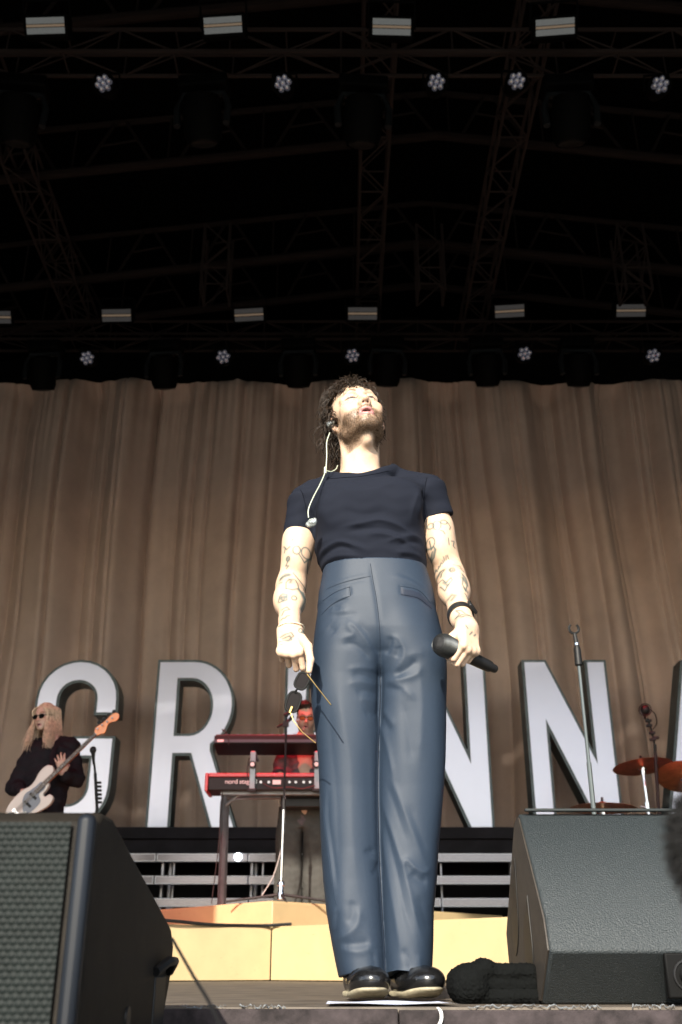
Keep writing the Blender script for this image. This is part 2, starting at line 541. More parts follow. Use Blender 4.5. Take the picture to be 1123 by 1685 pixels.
# the big letters
def letter(name, label, loops, x0, w, y=11.8, dep=.3):
    H = 2.0
    def curve(off, ext, yy):
        c = bpy.data.curves.new('outline', 'CURVE'); c.dimensions = '2D'; c.fill_mode = 'BOTH'; c.extrude = ext; c.offset = off
        for lp in loops:
            sp = c.splines.new('POLY'); sp.points.add(len(lp) - 1); sp.use_cyclic_u = True
            for i, (a, b) in enumerate(lp): sp.points[i].co = (a * w, b * H, 0, 1)
        o = bpy.data.objects.new('tmp', c); COL.objects.link(o)
        bpy.context.view_layer.update()
        me = bpy.data.meshes.new_from_object(o.evaluated_get(bpy.context.evaluated_depsgraph_get()))
        bpy.data.objects.remove(o)
        me.transform(Matrix.Translation((x0, yy, DZ + .002)) @ Matrix.Rotation(rad(90), 4, 'X'))
        me.materials.clear()
        return me
    t = thing(name, (x0 + w / 2, y, DZ), label, 'letter', 'big stage letters')
    link('letter_shell', curve(0, dep / 2, y + dep / 2), M['letter_edge'], t)
    link('letter_face', curve(-.032, .008, y - .004), M['letter_face'], t)
    return t
def arc(cx, cy, rx, ry, a0, a1, n=14):
    return [(cx + rx * math.cos(rad(a0 + (a1 - a0) * i / n)), cy + ry * math.sin(rad(a0 + (a1 - a0) * i / n))) for i in range(n + 1)]
s_ = .285
sx = lambda w: s_ / w
def G_(w):
    k = sx(w); ry = .245
    o = [(1, .66), (1, 1 - ry)] + arc(.5, 1 - ry, .5, ry, 0, 180)[1:] + [(0, ry)] + arc(.5, ry, .5, ry, 180, 360)[1:] + [(1, .535), (.50, .535), (.50, .405), (1 - k, .405), (1 - k, ry)]
    i = arc(.5, ry, .5 - k, ry - .142, 0, -180)[1:] + [(k, 1 - ry)] + arc(.5, 1 - ry, .5 - k, ry - .142, 180, 0)[1:] + [(1 - k, .66)]
    return [o + i]
def R_(w):
    k = sx(w); e = .93
    o = [(0, 0), (k, 0), (k, .42), (.44, .42), (1 - k * 1.02, 0), (1.02, 0), (.70, .455)] + arc(.44, .72, e - .44, .28, -58, 90, 18) + [(0, 1)]
    i = [(k, .55), (.42, .55)] + arc(.42, .71, e - k - .42, .16, -90, 90, 14) + [(k, .87)]
    return [o, i]
def E_(w):
    k = sx(w)
    return [[(0, 0), (1, 0), (1, .142), (k, .142), (k, .43), (.86, .43), (.86, .57), (k, .57), (k, .858), (1, .858), (1, 1), (0, 1)]]
def N_(w):
    k = sx(w) * .93
    return [[(0, 0), (k, 0), (k, .56), (1 - k * 1.08, 0), (1, 0), (1, 1), (1 - k, 1), (1 - k, .45), (k * 1.12, 1), (0, 1)]]
def A_(w):
    k = sx(w) * .95
    return [[(0, 0), (k, 0), (k + .052, .2), (1 - k - .052, .2), (1 - k, 0), (1, 0), (.5 + k * .62, 1), (.5 - k * .62, 1)], [(k + .09, .33), (.5, .8), (1 - k - .09, .33)]]
letter('letter_g', 'big mirrored letter G behind the bass player', G_(1.0), -3.67, 1.0)
letter('letter_r', 'big mirrored letter R left of the keyboards', R_(1.03), -2.235, 1.03)
letter('letter_e', 'big mirrored letter E mostly hidden behind the singer', E_(.86), -.675, .86)
letter('letter_n', 'big mirrored letter N just right of the singer\'s leg', N_(1.03), .725, 1.03)
letter('letter_n', 'big mirrored letter N behind the empty microphone stand', N_(1.03), 2.205, 1.03)
letter('letter_a', 'big mirrored letter cut by the right frame edge, behind the cymbals', A_(1.2), 3.72, 1.2)

# ------------------------------------------------------------------ cream risers
def riser(name, label, front, back, z0, z1, gap=.004):
    c = sum((Vector((a, b, 0)) for a, b in front), Vector()) / len(front)
    t = thing(name, (c.x, c.y, z0), label, 'riser')
    for (xa, ya), (xb, yb) in zip(front, front[1:]):
        a, b = Vector((xa, ya, 0)), Vector((xb, yb, 0)); d = (b - a).normalized(); n = Vector((d.y, -d.x, 0))
        a2, b2 = a + d * gap, b - d * gap
        q = [a2, b2, b2 - n * .018, a2 - n * .018]
        part('panel', MB().prism([(p.x, p.y, z0 + .006) for p in q], (0, 0, z1 - z0 - .016)), M['yellow'], t, bevel=.003)
    deck = [(x, y + .012) for x, y in front] + back
    part('deck_board', MB().prism([(x, y, z1 - .018) for x, y in deck], (0, 0, .018)), M['yellow'], t)
    part('core', MB().prism([(x, y + .05, z0 + .001) for x, y in front] + [(x, y, z0 + .001) for x, y in back], (0, 0, z1 - z0 - .022)), M['deck'], t)
    return t
riser('lower_riser', 'lower cream painted riser standing on the stage floor', [(-1.75, 6.95), (-.50, 7.77), (1.33, 5.95)], [(1.9, 9.2), (-1.9, 9.2)], 0, .355)
riser('upper_riser', 'upper cream riser under the keyboard stand and player', [(-1.62, 9.3), (-.515, 8.02), (1.55, 10.3)], [(1.5, 10.6), (-1.62, 10.6)], .356, .546)
cable = spl([P(236, 1513, 7.2), P(290, 1517, 7.32), P(350, 1522.5, 7.5), P(430, 1524, 7.72), P(480, 1521.5, 7.70)], 6)
tag(link('black_cable', MB().tube([Vector(p) + Vector((0, 0, .004)) for p in cable], .012, 6).mesh('c'), M['metal_black']), 'black cable lying along the top edge of the lower cream riser', 'cable')
pl = thing('bass_platform', (-2.9, 8.8, 0), 'low black platform under the bass player behind the left speaker', 'platform')
part('deck_board', MB().box((-3.6, 8.3, .50), (-2.15, 9.5, .55)), M['deck'], pl)
part('core', MB().box((-3.55, 8.35, 0), (-2.2, 9.45, .499)), M['deck'], pl)

# ------------------------------------------------------------------ roof steel
def roof_truss(D, label):
    t = thing('roof_truss', (APX, D, 10), label, 'truss', 'gable roof trusses')
    zb = lambda x: 10.0 - .135 * abs(x - APX)
    zt = lambda x: 10.78 - .13 * abs(x - APX)
    xs = [-8.6, -6.4, -4.0, -1.5, APX, 4.0, 6.4, 8.8]
    for a, b in zip(xs, xs[1:]):
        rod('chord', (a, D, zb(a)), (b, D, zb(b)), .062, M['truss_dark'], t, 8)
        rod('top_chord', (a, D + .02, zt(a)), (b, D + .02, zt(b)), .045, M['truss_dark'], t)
    x = -8.2; i = 0
    while x < 8.4:
        rod('brace', (x, D, zb(x)), (x + .36, D, zt(x + .36)), .022, M['truss_dark'], t)
        rod('brace', (x + .9, D, zb(x + .9)), (x + .48, D, zt(x + .48)), .022, M['truss_dark'], t)
        rod('tie', (x + .2, D, zb(x) + .43), (x + .68, D, zb(x + .8) + .43), .016, M['truss_dark'], t)
        rod('post', (x + 1.08, D, zb(x + 1.08)), (x + 1.08, D, zt(x + 1.08)), .013, M['truss_dark'], t)
        x += 1.22
    return t
for D, lb in ((7.6, 'nearest gable roof truss, along the top of the frame'), (9.76, 'second gable roof truss, above the front lighting truss lamps'),
              (11.87, 'third gable roof truss, above the rear lighting truss'), (12.9, 'farthest faint gable roof truss, close to the curtain')):
    roof_truss(D, lb)

def box_truss(name, a, b, w, step, m, label, cat='truss', rc=.024, rb=.012, group=None, up=Vector((0, 0, 1))):
    a, b = Vector(a), Vector(b); d = (b - a); L = d.length; d.normalize()
    x = d.cross(up).normalized(); u = x.cross(d)
    t = thing(name, a, label, cat, group)
    cs = [x * (w/2) + u * (w/2), x * (-w/2) + u * (w/2), x * (-w/2) - u * (w/2), x * (w/2) - u * (w/2)]
    for c in cs: rod('chord', a + c, b + c, rc, m, t)
    n = max(1, int(L / step))
    for i in range(n):
        p, q = a + d * (L * i / n), a + d * (L * (i + 1) / n)
        for j in range(4):
            c0, c1 = cs[j], cs[(j + 1) % 4]
            if (i + j) % 2: c0, c1 = c1, c0
            rod('brace', p + c0, q + c1, rb, m, t)
        for j in (0, 2) if i % 2 else (1, 3):
            rod('tie', p + cs[j], p + cs[(j + 1) % 4], rb, m, t)
    return t
for x0, lb in ((-4.0, 'lattice truss running back under the roof at far left'), (.41, 'lattice truss running back under the roof above the singer\'s head'),
               (2.05, 'lattice truss running back under the roof right of the singer')):
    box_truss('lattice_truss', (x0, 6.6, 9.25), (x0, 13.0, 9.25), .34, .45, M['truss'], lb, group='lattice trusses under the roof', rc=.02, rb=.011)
for x0, lb in ((-1.75, 'left'), (1.25, 'middle'), (4.1, 'right')):
    box_truss('hanging_frame', (x0, 11.3, 8.55), (x0, 11.3, 9.7), .36, .38, M['truss'], f'short upright lattice frame hanging in the roof, {lb} one of three', cat='truss frame', group='short hanging roof frames', rc=.02, rb=.011, up=Vector((0, 1, 0)))
FZ, RZ_ = 8.45, 8.40
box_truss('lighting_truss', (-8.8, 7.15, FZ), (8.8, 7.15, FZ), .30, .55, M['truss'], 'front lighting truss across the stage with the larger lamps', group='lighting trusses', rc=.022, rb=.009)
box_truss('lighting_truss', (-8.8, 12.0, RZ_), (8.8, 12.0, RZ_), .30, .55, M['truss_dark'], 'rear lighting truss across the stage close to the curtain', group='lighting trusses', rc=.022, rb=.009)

# ------------------------------------------------------------------ lamps in the roof
M['lens'] = mat('lamp_lens_glass', (.75, .75, .80), .08, .85, emit=((.8, .8, 1), .018))  # faint emission paints the sky reflected in the unlit lenses
SKY_GLOW = .05  # weak emission standing in for sky reflected in the strobe fronts
M['strobe'] = mat('strobe_led_panel', (.11, .11, .11), .35, 0, spec=.2, emit=((.80, .84, .82), SKY_GLOW), noise=(40, .12))
M['strobe_mid'] = mat('strobe_centre_tube', (.30, .22, .16), .3, emit=((.7, .52, .36), .07))
M['lamp_body'] = mat('lamp_body_black', (.0016, .0016, .0017), .7, spec=.06, noise=(20, .3))

M['strobe_rear'] = mat('strobe_led_panel_rear', (.07, .068, .068), .35, 0, spec=.2, emit=((.80, .78, .80), .013), noise=(40, .12))  # dimmer copy for the rear row, with less painted sky reflection
def strobe(front):
    t = thing('strobe_light', (0, 0, 0), '', 'strobe light')
    w, h = (.178, .072) if front else (.205, .088)
    hs_ = lpart('housing', MB().box((-w - .03, .012, -h - .03), (w + .03, .16, h + .03)), M['lamp_body'], t, bevel=.01)
    for s in (-1, 1):
        lpart('led_panel', MB().box((-w, -.004, s * h * .62 - h * .36), (w, .010, s * h * .62 + h * .36)), M['strobe'] if front else M['strobe_rear'], hs_)
    lpart('centre_tube', MB().cyl((-w, .0, 0), (w, .0, 0), h * .16, n=8), M['strobe_mid'], hs_)
    lpart('yoke', MB().tube([(-w - .04, .08, 0), (-w - .04, .08, .24), (w + .04, .08, .24), (w + .04, .08, 0)], .015, 6), M['lamp_body'], t)
    return t
def par(r):
    t = thing('led_par', (0, 0, 0), '', 'stage lamp')
    Mx = Matrix.Rotation(rad(90), 4, 'X')
    hs_ = lpart('housing', MB().lathe([(r * .55, -.22), (r * .8, -.18), (r * 1.05, -.02), (r * 1.12, .02), (r * 1.12, .05), (r * 1.0, .05), (r * .98, .02)], Mx, 20), M['lamp_body'], t)
    for k in range(7):
        a = rad(60 * k + 12); q = 0 if k == 6 else r * .6
        c = Vector((q * math.cos(a), -.035, q * math.sin(a)))
        lpart('lens', MB().lathe([(r * .27, -.01), (r * .26, .015), (r * .2, .035), (r * .1, .046), (.001, .049)], Matrix.Translation(c) @ Mx, 12), M['lens'], hs_)
    lpart('yoke', MB().tube([(-r * 1.2, .1, 0), (-r * 1.2, .1, r * 1.5), (r * 1.2, .1, r * 1.5), (r * 1.2, .1, 0)], .014, 6), M['lamp_body'], t)
    return t
def mover():
    t = thing('moving_head', (0, 0, 0), '', 'moving light')
    lpart('base', MB().box((-.24, -.12, .30), (.24, .14, .44)), M['lamp_body'], t, bevel=.02)
    lpart('yoke', MB().tube([(-.24, 0, -.12), (-.25, 0, .1), (-.2, 0, .27), (.2, 0, .27), (.25, 0, .1), (.24, 0, -.12)], .035, 8), mat('yoke_grey', (.010, .0115, .013), .5, 0, spec=.15), t)
    Mh = Matrix.Rotation(rad(28), 4, 'X')
    hd = lpart('head', MB().lathe([(.1, .2), (.17, .17), (.19, .02), (.18, -.2), (.15, -.27), (.14, -.26)], Mh, 20), M['lamp_body'], t)
    lpart('lens', MB().lathe([(.13, -.262), (.12, -.275), (.06, -.285), (.001, -.287)], Mh, 20), mat('mover_lens', (.005, .005, .006), .4, spec=.1), hd)
    return t
def row(proto, spots, D, pitch, where, kind, group):
    for i, (px, py) in enumerate(spots):
        o = proto if i == 0 else copy_tree(proto)
        o.location = P(px, py, D); o.rotation_euler = (rad(pitch), 0, rad(random.uniform(-6, 6)))
        o['label'] = f'{kind}, {ORD[i]} on the {where} lighting truss'; o['group'] = group
row(strobe(1), [(75, 42), (367, 41), (645, 44), (914, 44)], 6.55, 36, 'front', 'wide white strobe panel', 'strobes on the front truss')
row(strobe(0), [(-6, 522), (192, 519), (410, 518), (597, 516), (839, 512), (1039, 511)], 11.75, 34, 'rear', 'small white strobe panel', 'strobes on the rear truss')
row(par(.098), [(173, 140), (467, 140), (718, 138), (849, 136), (1085, 142)], 7.0, 26, 'front', 'round seven-lens lamp', 'round lamps on the front truss')
row(par(.115), [(145, 590), (368, 588), (580, 586), (863, 583), (1074, 586)], 11.75, 22, 'rear', 'small round seven-lens lamp', 'round lamps on the rear truss')
row(mover(), [(30, 190), (333, 190), (598, 192), (940, 190)], 7.1, 0, 'front', 'dark moving-head lamp hanging down', 'moving heads on the front truss')
row(mover(), [(70, 610), (270, 608), (491, 606), (638, 604), (802, 604), (953, 604)], 11.9, 0, 'rear', 'dark moving-head lamp', 'moving heads on the rear truss')

# red wash from two of the moving heads
def wash(px, py, D, tgt, power, ang, name):
    l = bpy.data.lights.new(name, 'SPOT'); l.energy = power; l.color = (1, .03, .05); l.spot_size = rad(ang); l.spot_blend = .6; l.shadow_soft_size = .08
    o = bpy.data.objects.new(name, l); COL.objects.link(o)
    p = P(px, py, D) + Vector((0, -.1, -.42)); o.location = p
    o.rotation_euler = (Vector(tgt) - p).to_track_quat('-Z', 'Y').to_euler()
wash(333, 190, 7.1, P(400, 1335, 8.9), 1700, 23, 'red_wash_keys')
wash(940, 190, 7.1, P(1060, 1290, 9.8), 1500, 18, 'red_wash_drums')
wash(30, 190, 7.1, P(85, 1215, 8.8), 190, 16, 'red_wash_bass')

# unseen loudspeaker-shaped hang, added above the frame to shade the bass player's side
pa = thing('shade_hang', (-3.6, 1.9, 4.2), 'unseen loudspeaker-shaped hang added to shade the left of the stage', 'speaker')
for i in range(10):
    a_ = rad(-1.2 * (9 - i)); Mp = Matrix.Translation((-3.6, 1.9, 4.35 + i * .36)) @ Matrix.Rotation(a_, 4, 'X')
    part('cabinet', MB().box((-.85, -.3, -.17), (.85, .3, .17), Mp), M['metal_black'], pa, bevel=.01)
part('shade_hang_bar', MB().box((-.6, -.35, 0), (.6, .35, .08), Matrix.Translation((-3.6, 1.9, 7.88))), M['metal_black'], pa)

# ------------------------------------------------------------------ people: shared anatomy
def rot(yaw, pitch, roll):
    c, s = math.cos, math.sin
    Rz = np.array([[c(yaw), -s(yaw), 0], [s(yaw), c(yaw), 0], [0, 0, 1]])
    Rx = np.array([[1, 0, 0], [0, c(pitch), s(pitch)], [0, -s(pitch), c(pitch)]])
    Ry = np.array([[c(roll), 0, s(roll)], [0, 1, 0], [-s(roll), 0, c(roll)]])
    return Rz @ Rx @ Ry

def head(S, o, R, sc, mouth=1.0, jaw=1.0):
    """head in its own frame: face towards -y, eyes at z 0"""
    S.frame(o, R, sc)
    S.ell((0, .012, .036), (.077, .099, .088), .01)
    S.ell((0, -.030, -.03), (.0635, .064, .080), .02)
    S.ell((0, -.030, -.070), (.054 * jaw, .058, .044), .025)
    for s in (-1, 1):
        S.cone((s * .057 * jaw, .012, -.048), (s * .048 * jaw, -.010, -.086), .017, .015, .025)
        S.cone((s * .048 * jaw, -.010, -.086), (s * .020, -.074, -.106), .015, .014, .022)
        S.ell((s * .043, -.062, -.026), (.024, .022, .018), .025)
        S.ell((s * .036, -.055, -.060), (.022, .025, .028), .02)
    S.ell((0, -.083, -.102), (.024, .016, .017), .02)
    S.chain([(-.050, -.066, .016), (-.026, -.084, .021), (0, -.086, .016), (.026, -.084, .021), (.050, -.066, .016)], [.010, .011, .010, .011, .010], .02)
    for s in (-1, 1):
        S.ell((s * .032, -.099, .001), (.019, .017, .0105), .014, sub=True)
        S.ell((s * .031, -.0765, .000), (.0135, .0135, .0125), .003)
        S.chain([(s * .0155, -.083, .0025), (s * .026, -.0885, .0085), (s * .037, -.0865, .0085), (s * .048, -.0755, .001)], [.0032, .004, .004, .0034], .003)
        S.chain([(s * .0165, -.084, -.003), (s * .027, -.0875, -.0078), (s * .038, -.0845, -.0075), (s * .047, -.0755, -.001)], [.003, .0034, .0034, .003], .004)
    S.chain([(0, -.086, .012), (0, -.097, -.010), (0, -.1135, -.033)], [.0075, .008, .0105], .012)
    S.ell((0, -.1155, -.036), (.0115, .0115, .0095), .008)
    for s in (-1, 1):
        S.ell((s * .0135, -.1015, -.040), (.0085, .0125, .0085), .008)
        S.ell((s * .0068, -.1085, -.0475), (.0042, .0068, .0050), .003, sub=True)
    S.cone((0, -.092, -.050), (0, -.092, -.058), .014, .016, .014)
    w = .023 * mouth
    S.chain([(-w, -.0865, -.0715), (-w * .45, -.099, -.0650), (0, -.1005, -.0660), (w * .45, -.099, -.0650), (w, -.0865, -.0715)], [.0042, .0058, .0056, .0058, .0042], .004)
    S.chain([(-w, -.0865, -.0735), (-w * .5, -.0960, -.0845), (0, -.0975, -.0875), (w * .5, -.0960, -.0845), (w, -.0865, -.0735)], [.0042, .0062, .0072, .0062, .0042], .004)
    S.ell((0, -.094, -.0755), (.0140 * mouth, .034, .0062), .002, sub=True)
    for s in (-1, 1):
        q = rot(s * .35, 0, s * -.1)
        S.ell((s * .0790, .016, -.012), (.0062, .0185, .0315), .006, rot=q)
        S.ell((s * .0870, .010, -.010), (.0055, .010, .019), .004, sub=True, rot=q)
        S.ell((s * .0765, .010, -.038), (.0065, .0095, .0105), .006)
    S.frame((0, 0, 0), np.eye(3))

def face_colours(v, o, R, sc, skin, lips, brow, beard=0, beardcol=None, seed=0):
    """paints skin, lips, brows, eyes and beard by place on the head"""
    q = (v - np.array(o)) @ np.array(R) / sc
    x, y, z = q[:, 0], q[:, 1], q[:, 2]; ax = np.abs(x)
    c = np.tile(np.array(skin), (len(v), 1))
    inh = (z > -.14) & (ax < .11) & (y > -.14) & (y < .13)
    def mix(mask, col, c):
        k = (np.clip(mask, 0, 1) * inh)[:, None]; return c * (1 - k) + np.array(col) * k
    red = np.array([skin[0] * 1.0, skin[1] * .80, skin[2] * .76])
    c = mix(.75 * np.exp(-((ax - .045) ** 2 + (z + .03) ** 2) / .025 ** 2) * (y < -.03) + .6 * np.exp(-(x ** 2 + (z + .036) ** 2) / .014 ** 2) * (y < -.08) + .7 * (ax > .074) * (y > -.02), red, c)
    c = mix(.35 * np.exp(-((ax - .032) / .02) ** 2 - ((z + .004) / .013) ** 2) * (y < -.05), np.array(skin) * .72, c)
    if beard:
        n = np.random.default_rng(1).random(len(x))
        edge = .004 * hashn(x, y, z, 120)
        cheek = sstep(.010, -.016, z + .077 + edge - .55 * np.clip(ax - .03, 0, .05) - .0006 / (np.abs(ax - .03) + .02))
        tache = np.exp(-((z + .0570) / .0066) ** 2) * (ax < .030) * (y < -.07)
        side = sstep(-.036, -.018, y) * sstep(.034, .050, ax) * sstep(.012, -.02, z) * sstep(.014, -.002, y)
        under = sstep(-.150, -.116, z + .2 * np.clip(y + .05, 0, 1)) + sstep(-.104, -.098, z)
        m = np.maximum(np.maximum(cheek, tache * .9), side * .9) * np.clip(under, 0, 1) * sstep(.030, .012, y)
        soul = 1 - .62 * np.exp(-((ax - .014) / .011) ** 2 - ((z + .094) / .009) ** 2)
        c = mix(beard * m * (.62 + .5 * n) * soul, beardcol, c)
    lu = np.exp(-((ax / .0245) ** 6)) * np.exp(-(((z + .0770) / .0145) ** 6)) * (y < -.0815 - .22 * np.clip(.024 - ax, 0, .02))
    c = mix(sstep(.25, .6, lu), lips, c)
    c = mix((np.exp(-((ax / .015) ** 4) - ((z + .0752) / .0058) ** 4) * (y > -.0955)) * (y < -.04) * 3, (.012, .006, .006), c)
    bz = .0225 + .010 * np.clip(ax - .018, 0, .02) / .02 - .013 * np.clip(ax - .040, 0, .03) / .02
    c = mix(.92 * np.exp(-((z - bz) / .0066) ** 2) * sstep(.010, .017, ax) * sstep(.060, .048, ax) * (y < -.05), brow, c)
    el = (((ax - .031) / .0135) ** 2 + ((z + .0008) / .0034) ** 2)
    c = mix((el < 1.0) * (y < -.07) * 1.0, (.11, .10, .10), c)
    c = mix((((ax - .0315) ** 2 + (z - .0015) ** 2) < .0060 ** 2) * (y < -.08) * (el < 1.5), (.03, .03, .03), c)
    c = mix(.95 * ((np.abs(el - 1.7) < .8) & (z > -.0015)) * (y < -.06), (.05, .03, .025), c)
    c = mix(.45 * ((np.abs(el - 1.6) < .6) & (z <= -.0015)) * (y < -.06), (.12, .07, .05), c)
    c = mix(1.0 * (((ax - .0068) / .0040) ** 2 + ((z + .0455) / .0048) ** 2 + ((y + .1075) / .0058) ** 2 < 1), (.10, .03, .02), c)
    return c

def hand(S, wr, f, n, t, curls, thumb, s=1.0, spread=.12):
    """wr wrist, f towards the knuckles, n out of the back of the hand, t towards the thumb"""
    wr, f, n, t = (np.array(a, float) for a in (wr, f, n, t))
    R = np.stack([t, f, n], 1)
    S.box(wr + f * .050 * s, (.036 * s, .048 * s, .0145 * s), .013 * s, .012, R=R)
    S.ell(wr + f * .030 * s + t * .022 * s - n * .008 * s, (.018 * s, .03 * s, .016 * s), .014, rot=R)
    bf = (.092, .096, .090, .080); bt = (.0285, .0095, -.0100, -.0285)
    ln = ((.043, .026, .021), (.047, .030, .022), (.043, .028, .022), (.034, .021, .019))
    r0 = (.0095, .0098, .0092, .0082)
    tips = []
    for i in range(4):
        p = wr + (f * bf[i] + t * bt[i]) * s
        S.ell(p + n * .003 * s, (.0115 * s, .013 * s, .0115 * s), .008, rot=R)
        a = 0; d0 = f + t * (bt[i] / .0285) * spread; d0 /= np.linalg.norm(d0)
        for j in range(3):
            a += math.radians(curls[i][j]); d = d0 * math.cos(a) - n * math.sin(a)
            q = p + d * ln[i][j] * s
            S.cone(p, q, r0[i] * s * (1 - .09 * j), r0[i] * s * (1 - .09 * (j + 1)), .0025 if j else .004)
            p = q
        tips.append(p)
    S.chain(thumb, [.0155 * s, .0125 * s, .0105 * s, .0085 * s][:len(thumb)], .006)
    return tips

def A3(v): return np.array(v, float)
SKIN = mat('skin', (1, 1, 1), .46, spec=.4, vcol=True, noise=(85, .12), bump=(380, .22, .0008))
SKIN.node_tree.nodes['Principled BSDF'].inputs['Subsurface Weight'].default_value = .10
SKIN.node_tree.nodes['Principled BSDF'].inputs['Subsurface Radius'].default_value = (.010, .004, .002)
SKIN.node_tree.nodes['Principled BSDF'].inputs['Subsurface Scale'].default_value = .5

# ------------------------------------------------------------------ the singer
D0 = 2.85
HO, HR, HS = A3((.051, 2.835, 1.714)), rot(rad(9), rad(19), rad(-9)), 1.025
sk = Sculpt()
head(sk, HO, HR, HS, 1.0, .95)
nk = A3(P(594, 785, 2.87))
hb = HO + HR @ (A3((0, .030, -.055)) * HS)
sk.cone(hb, nk, .058, .066, .018)
sk.cone(HO + HR @ (A3((0, -.012, -.085)) * HS), nk + A3((0, -.022, .0)), .036, .050, .022)      # throat
sk.ell(HO + HR @ (A3((0, -.030, -.128)) * HS), (.016, .018, .02), .03)
for s in (-1, 1): sk.cone(nk + A3((s * .030, -.045, -.02)), HO + HR @ (A3((s * .055, .02, -.05)) * HS), .014, .012, .02)
shL, shR = A3(P(503, 826, 2.86)), A3(P(704, 806, 2.86))
sk.cone(nk + A3((0, .01, -.04)), shL, .050, .032, .03); sk.cone(nk + A3((0, .01, -.04)), shR, .050, .032, .03)
sk.cone(nk + A3((0, .01, -.08)), A3((.10, 2.86, 1.0)), .085, .09, .05)
# image-left arm: hangs, forearm brought forward
eL, wL = A3(P(479, 966, 2.885)), A3(P(476, 1030, 2.735))
sk.chain([shL, A3(P(494, 888, 2.875)), eL], [.040, .0455, .0415], .03)
sk.ell(A3(P(489, 905, 2.855)), (.040, .045, .075), .03)
sk.chain([eL, A3(P(478, 990, 2.82)), wL], [.0400, .0385, .0265], .03)
sk.ell(A3(P(474, 984, 2.83)), (.0365, .05, .056), .03)
fL = A3((.07, -.22, -1.0)); fL /= np.linalg.norm(fL)
nL = A3((-.12, -1, .20)); nL -= fL * (nL @ fL); nL /= np.linalg.norm(nL)
tL = np.cross(fL, nL); tL = tL if tL[0] > 0 else -tL
kn = wL + fL * .09
pinch = A3(P(505, 1108, 2.685))
sk.cone(wL + A3((0, .02, .02)), wL + fL * .03, .0265, .027, .02)
thL = [wL + fL * .022 + tL * .020, A3(P(507, 1064, 2.695)), A3(P(511, 1086, 2.682)), A3(P(509, 1104, 2.680))]
tipsL = hand(sk, wL, fL, nL, tL, ((42, 30, 18), (62, 62, 35), (70, 72, 40), (76, 72, 40)), thL, 1.0, .05)
# image-right arm: holds the microphone
eR, wR = A3(P(742, 950, 2.885)), A3(P(757, 1008, 2.735))
sk.chain([shR, A3(P(719, 868, 2.875)), eR], [.040, .0460, .0420], .03)
sk.ell(A3(P(723, 890, 2.855)), (.041, .045, .075), .03)
sk.chain([eR, A3(P(748, 975, 2.82)), wR], [.0395, .0395, .0265], .03)
sk.ell(A3(P(747, 962, 2.83)), (.0380, .05, .058), .03)
micH, micT = A3(P(729, 1061, 2.630)), A3(P(815, 1101, 2.79))
ax = micH - micT; ax /= np.linalg.norm(ax)
fR = A3((-.06, -.34, -1.0)); fR /= np.linalg.norm(fR)
tR = ax - fR * (ax @ fR); tR /= np.linalg.norm(tR)
nR = np.cross(fR, tR); nR = nR if nR[1] < 0 else -nR
sk.cone(wR + A3((0, .02, .02)), wR + fR * .03, .0265, .027, .02)
gp = micH + (micT - micH) * .30                              # where the grip closes
wR2 = gp - fR * .082 + nR * .036                             # the wrist that puts the knuckles over the grip
thR = [wR2 + fR * .03 + tR * .024, wR2 + fR * .062 + tR * .044 - nR * .02, gp + tR * .052 + fR * .020 - nR * .012, gp + tR * .060 + fR * .030 + nR * .008]
hand(sk, wR2, fR, nR, tR, ((48, 78, 52), (50, 80, 52), (52, 80, 52), (54, 78, 50)), thR, 1.0, .02)
sk.cone(wR, wR2 + fR * .012, .0265, .027, .02)
lo, hi = (-.26, 2.55, .80), (.50, 3.02, 1.86)
bv, bf_ = sk.build(lo, hi, .0026)
bv = smooth(bv, bf_, 1, .35)
skin = (.62, .435, .31)
bc = face_colours(bv, HO, HR, HS, skin, (.46, .20, .185), (.075, .048, .032), .97, (.085, .048, .025))
# tattoos: ink drawn on the arms (strokes follow the limb, seen from its front)
def ink(strokes, w, dark, col=(.07, .10, .095)):
    global bc
    for st in strokes:
        q = [P(a, b, 2.80) for a, b in st]
        sel = (bv[:, 2] < 1.36) & (bv[:, 2] > .85)
        d, _ = line_dist(bv[sel, 0], bv[sel, 2], [(p.x, p.z) for p in q])
        k = np.zeros(len(bv)); k[sel] = np.exp(-(d / w) ** 2) * dark
        k *= (INKN[:, 1] < .25)
        bc = bc * (1 - k[:, None]) + np.array(col) * k[:, None]
INKN = normals(bv, bf_)
zl = lambda L: [[(430 + a / 4.81, 830 + b / 4.81) for a, b in s] for s in L]
zr = lambda L: [[(660 + a / 6.017, 840 + b / 6.017) for a, b in s] for s in L]
def loopz(cx, cy, rx, ry, n=12): return [(cx + rx * math.cos(2*math.pi*i/n), cy + ry * math.sin(2*math.pi*i/n)) for i in range(n + 1)]
ink(zl([[(145, 565), (165, 530), (190, 520), (235, 515)], [(150, 545), (220, 528)], [(205, 400), (215, 410)], [(160, 770), (180, 790), (205, 755)], [(165, 760), (200, 760)],
        [(225, 590), (240, 600), (232, 630)], [(330, 700), (345, 760), (320, 850)], [(300, 690), (340, 740)]]), .0050, .82)
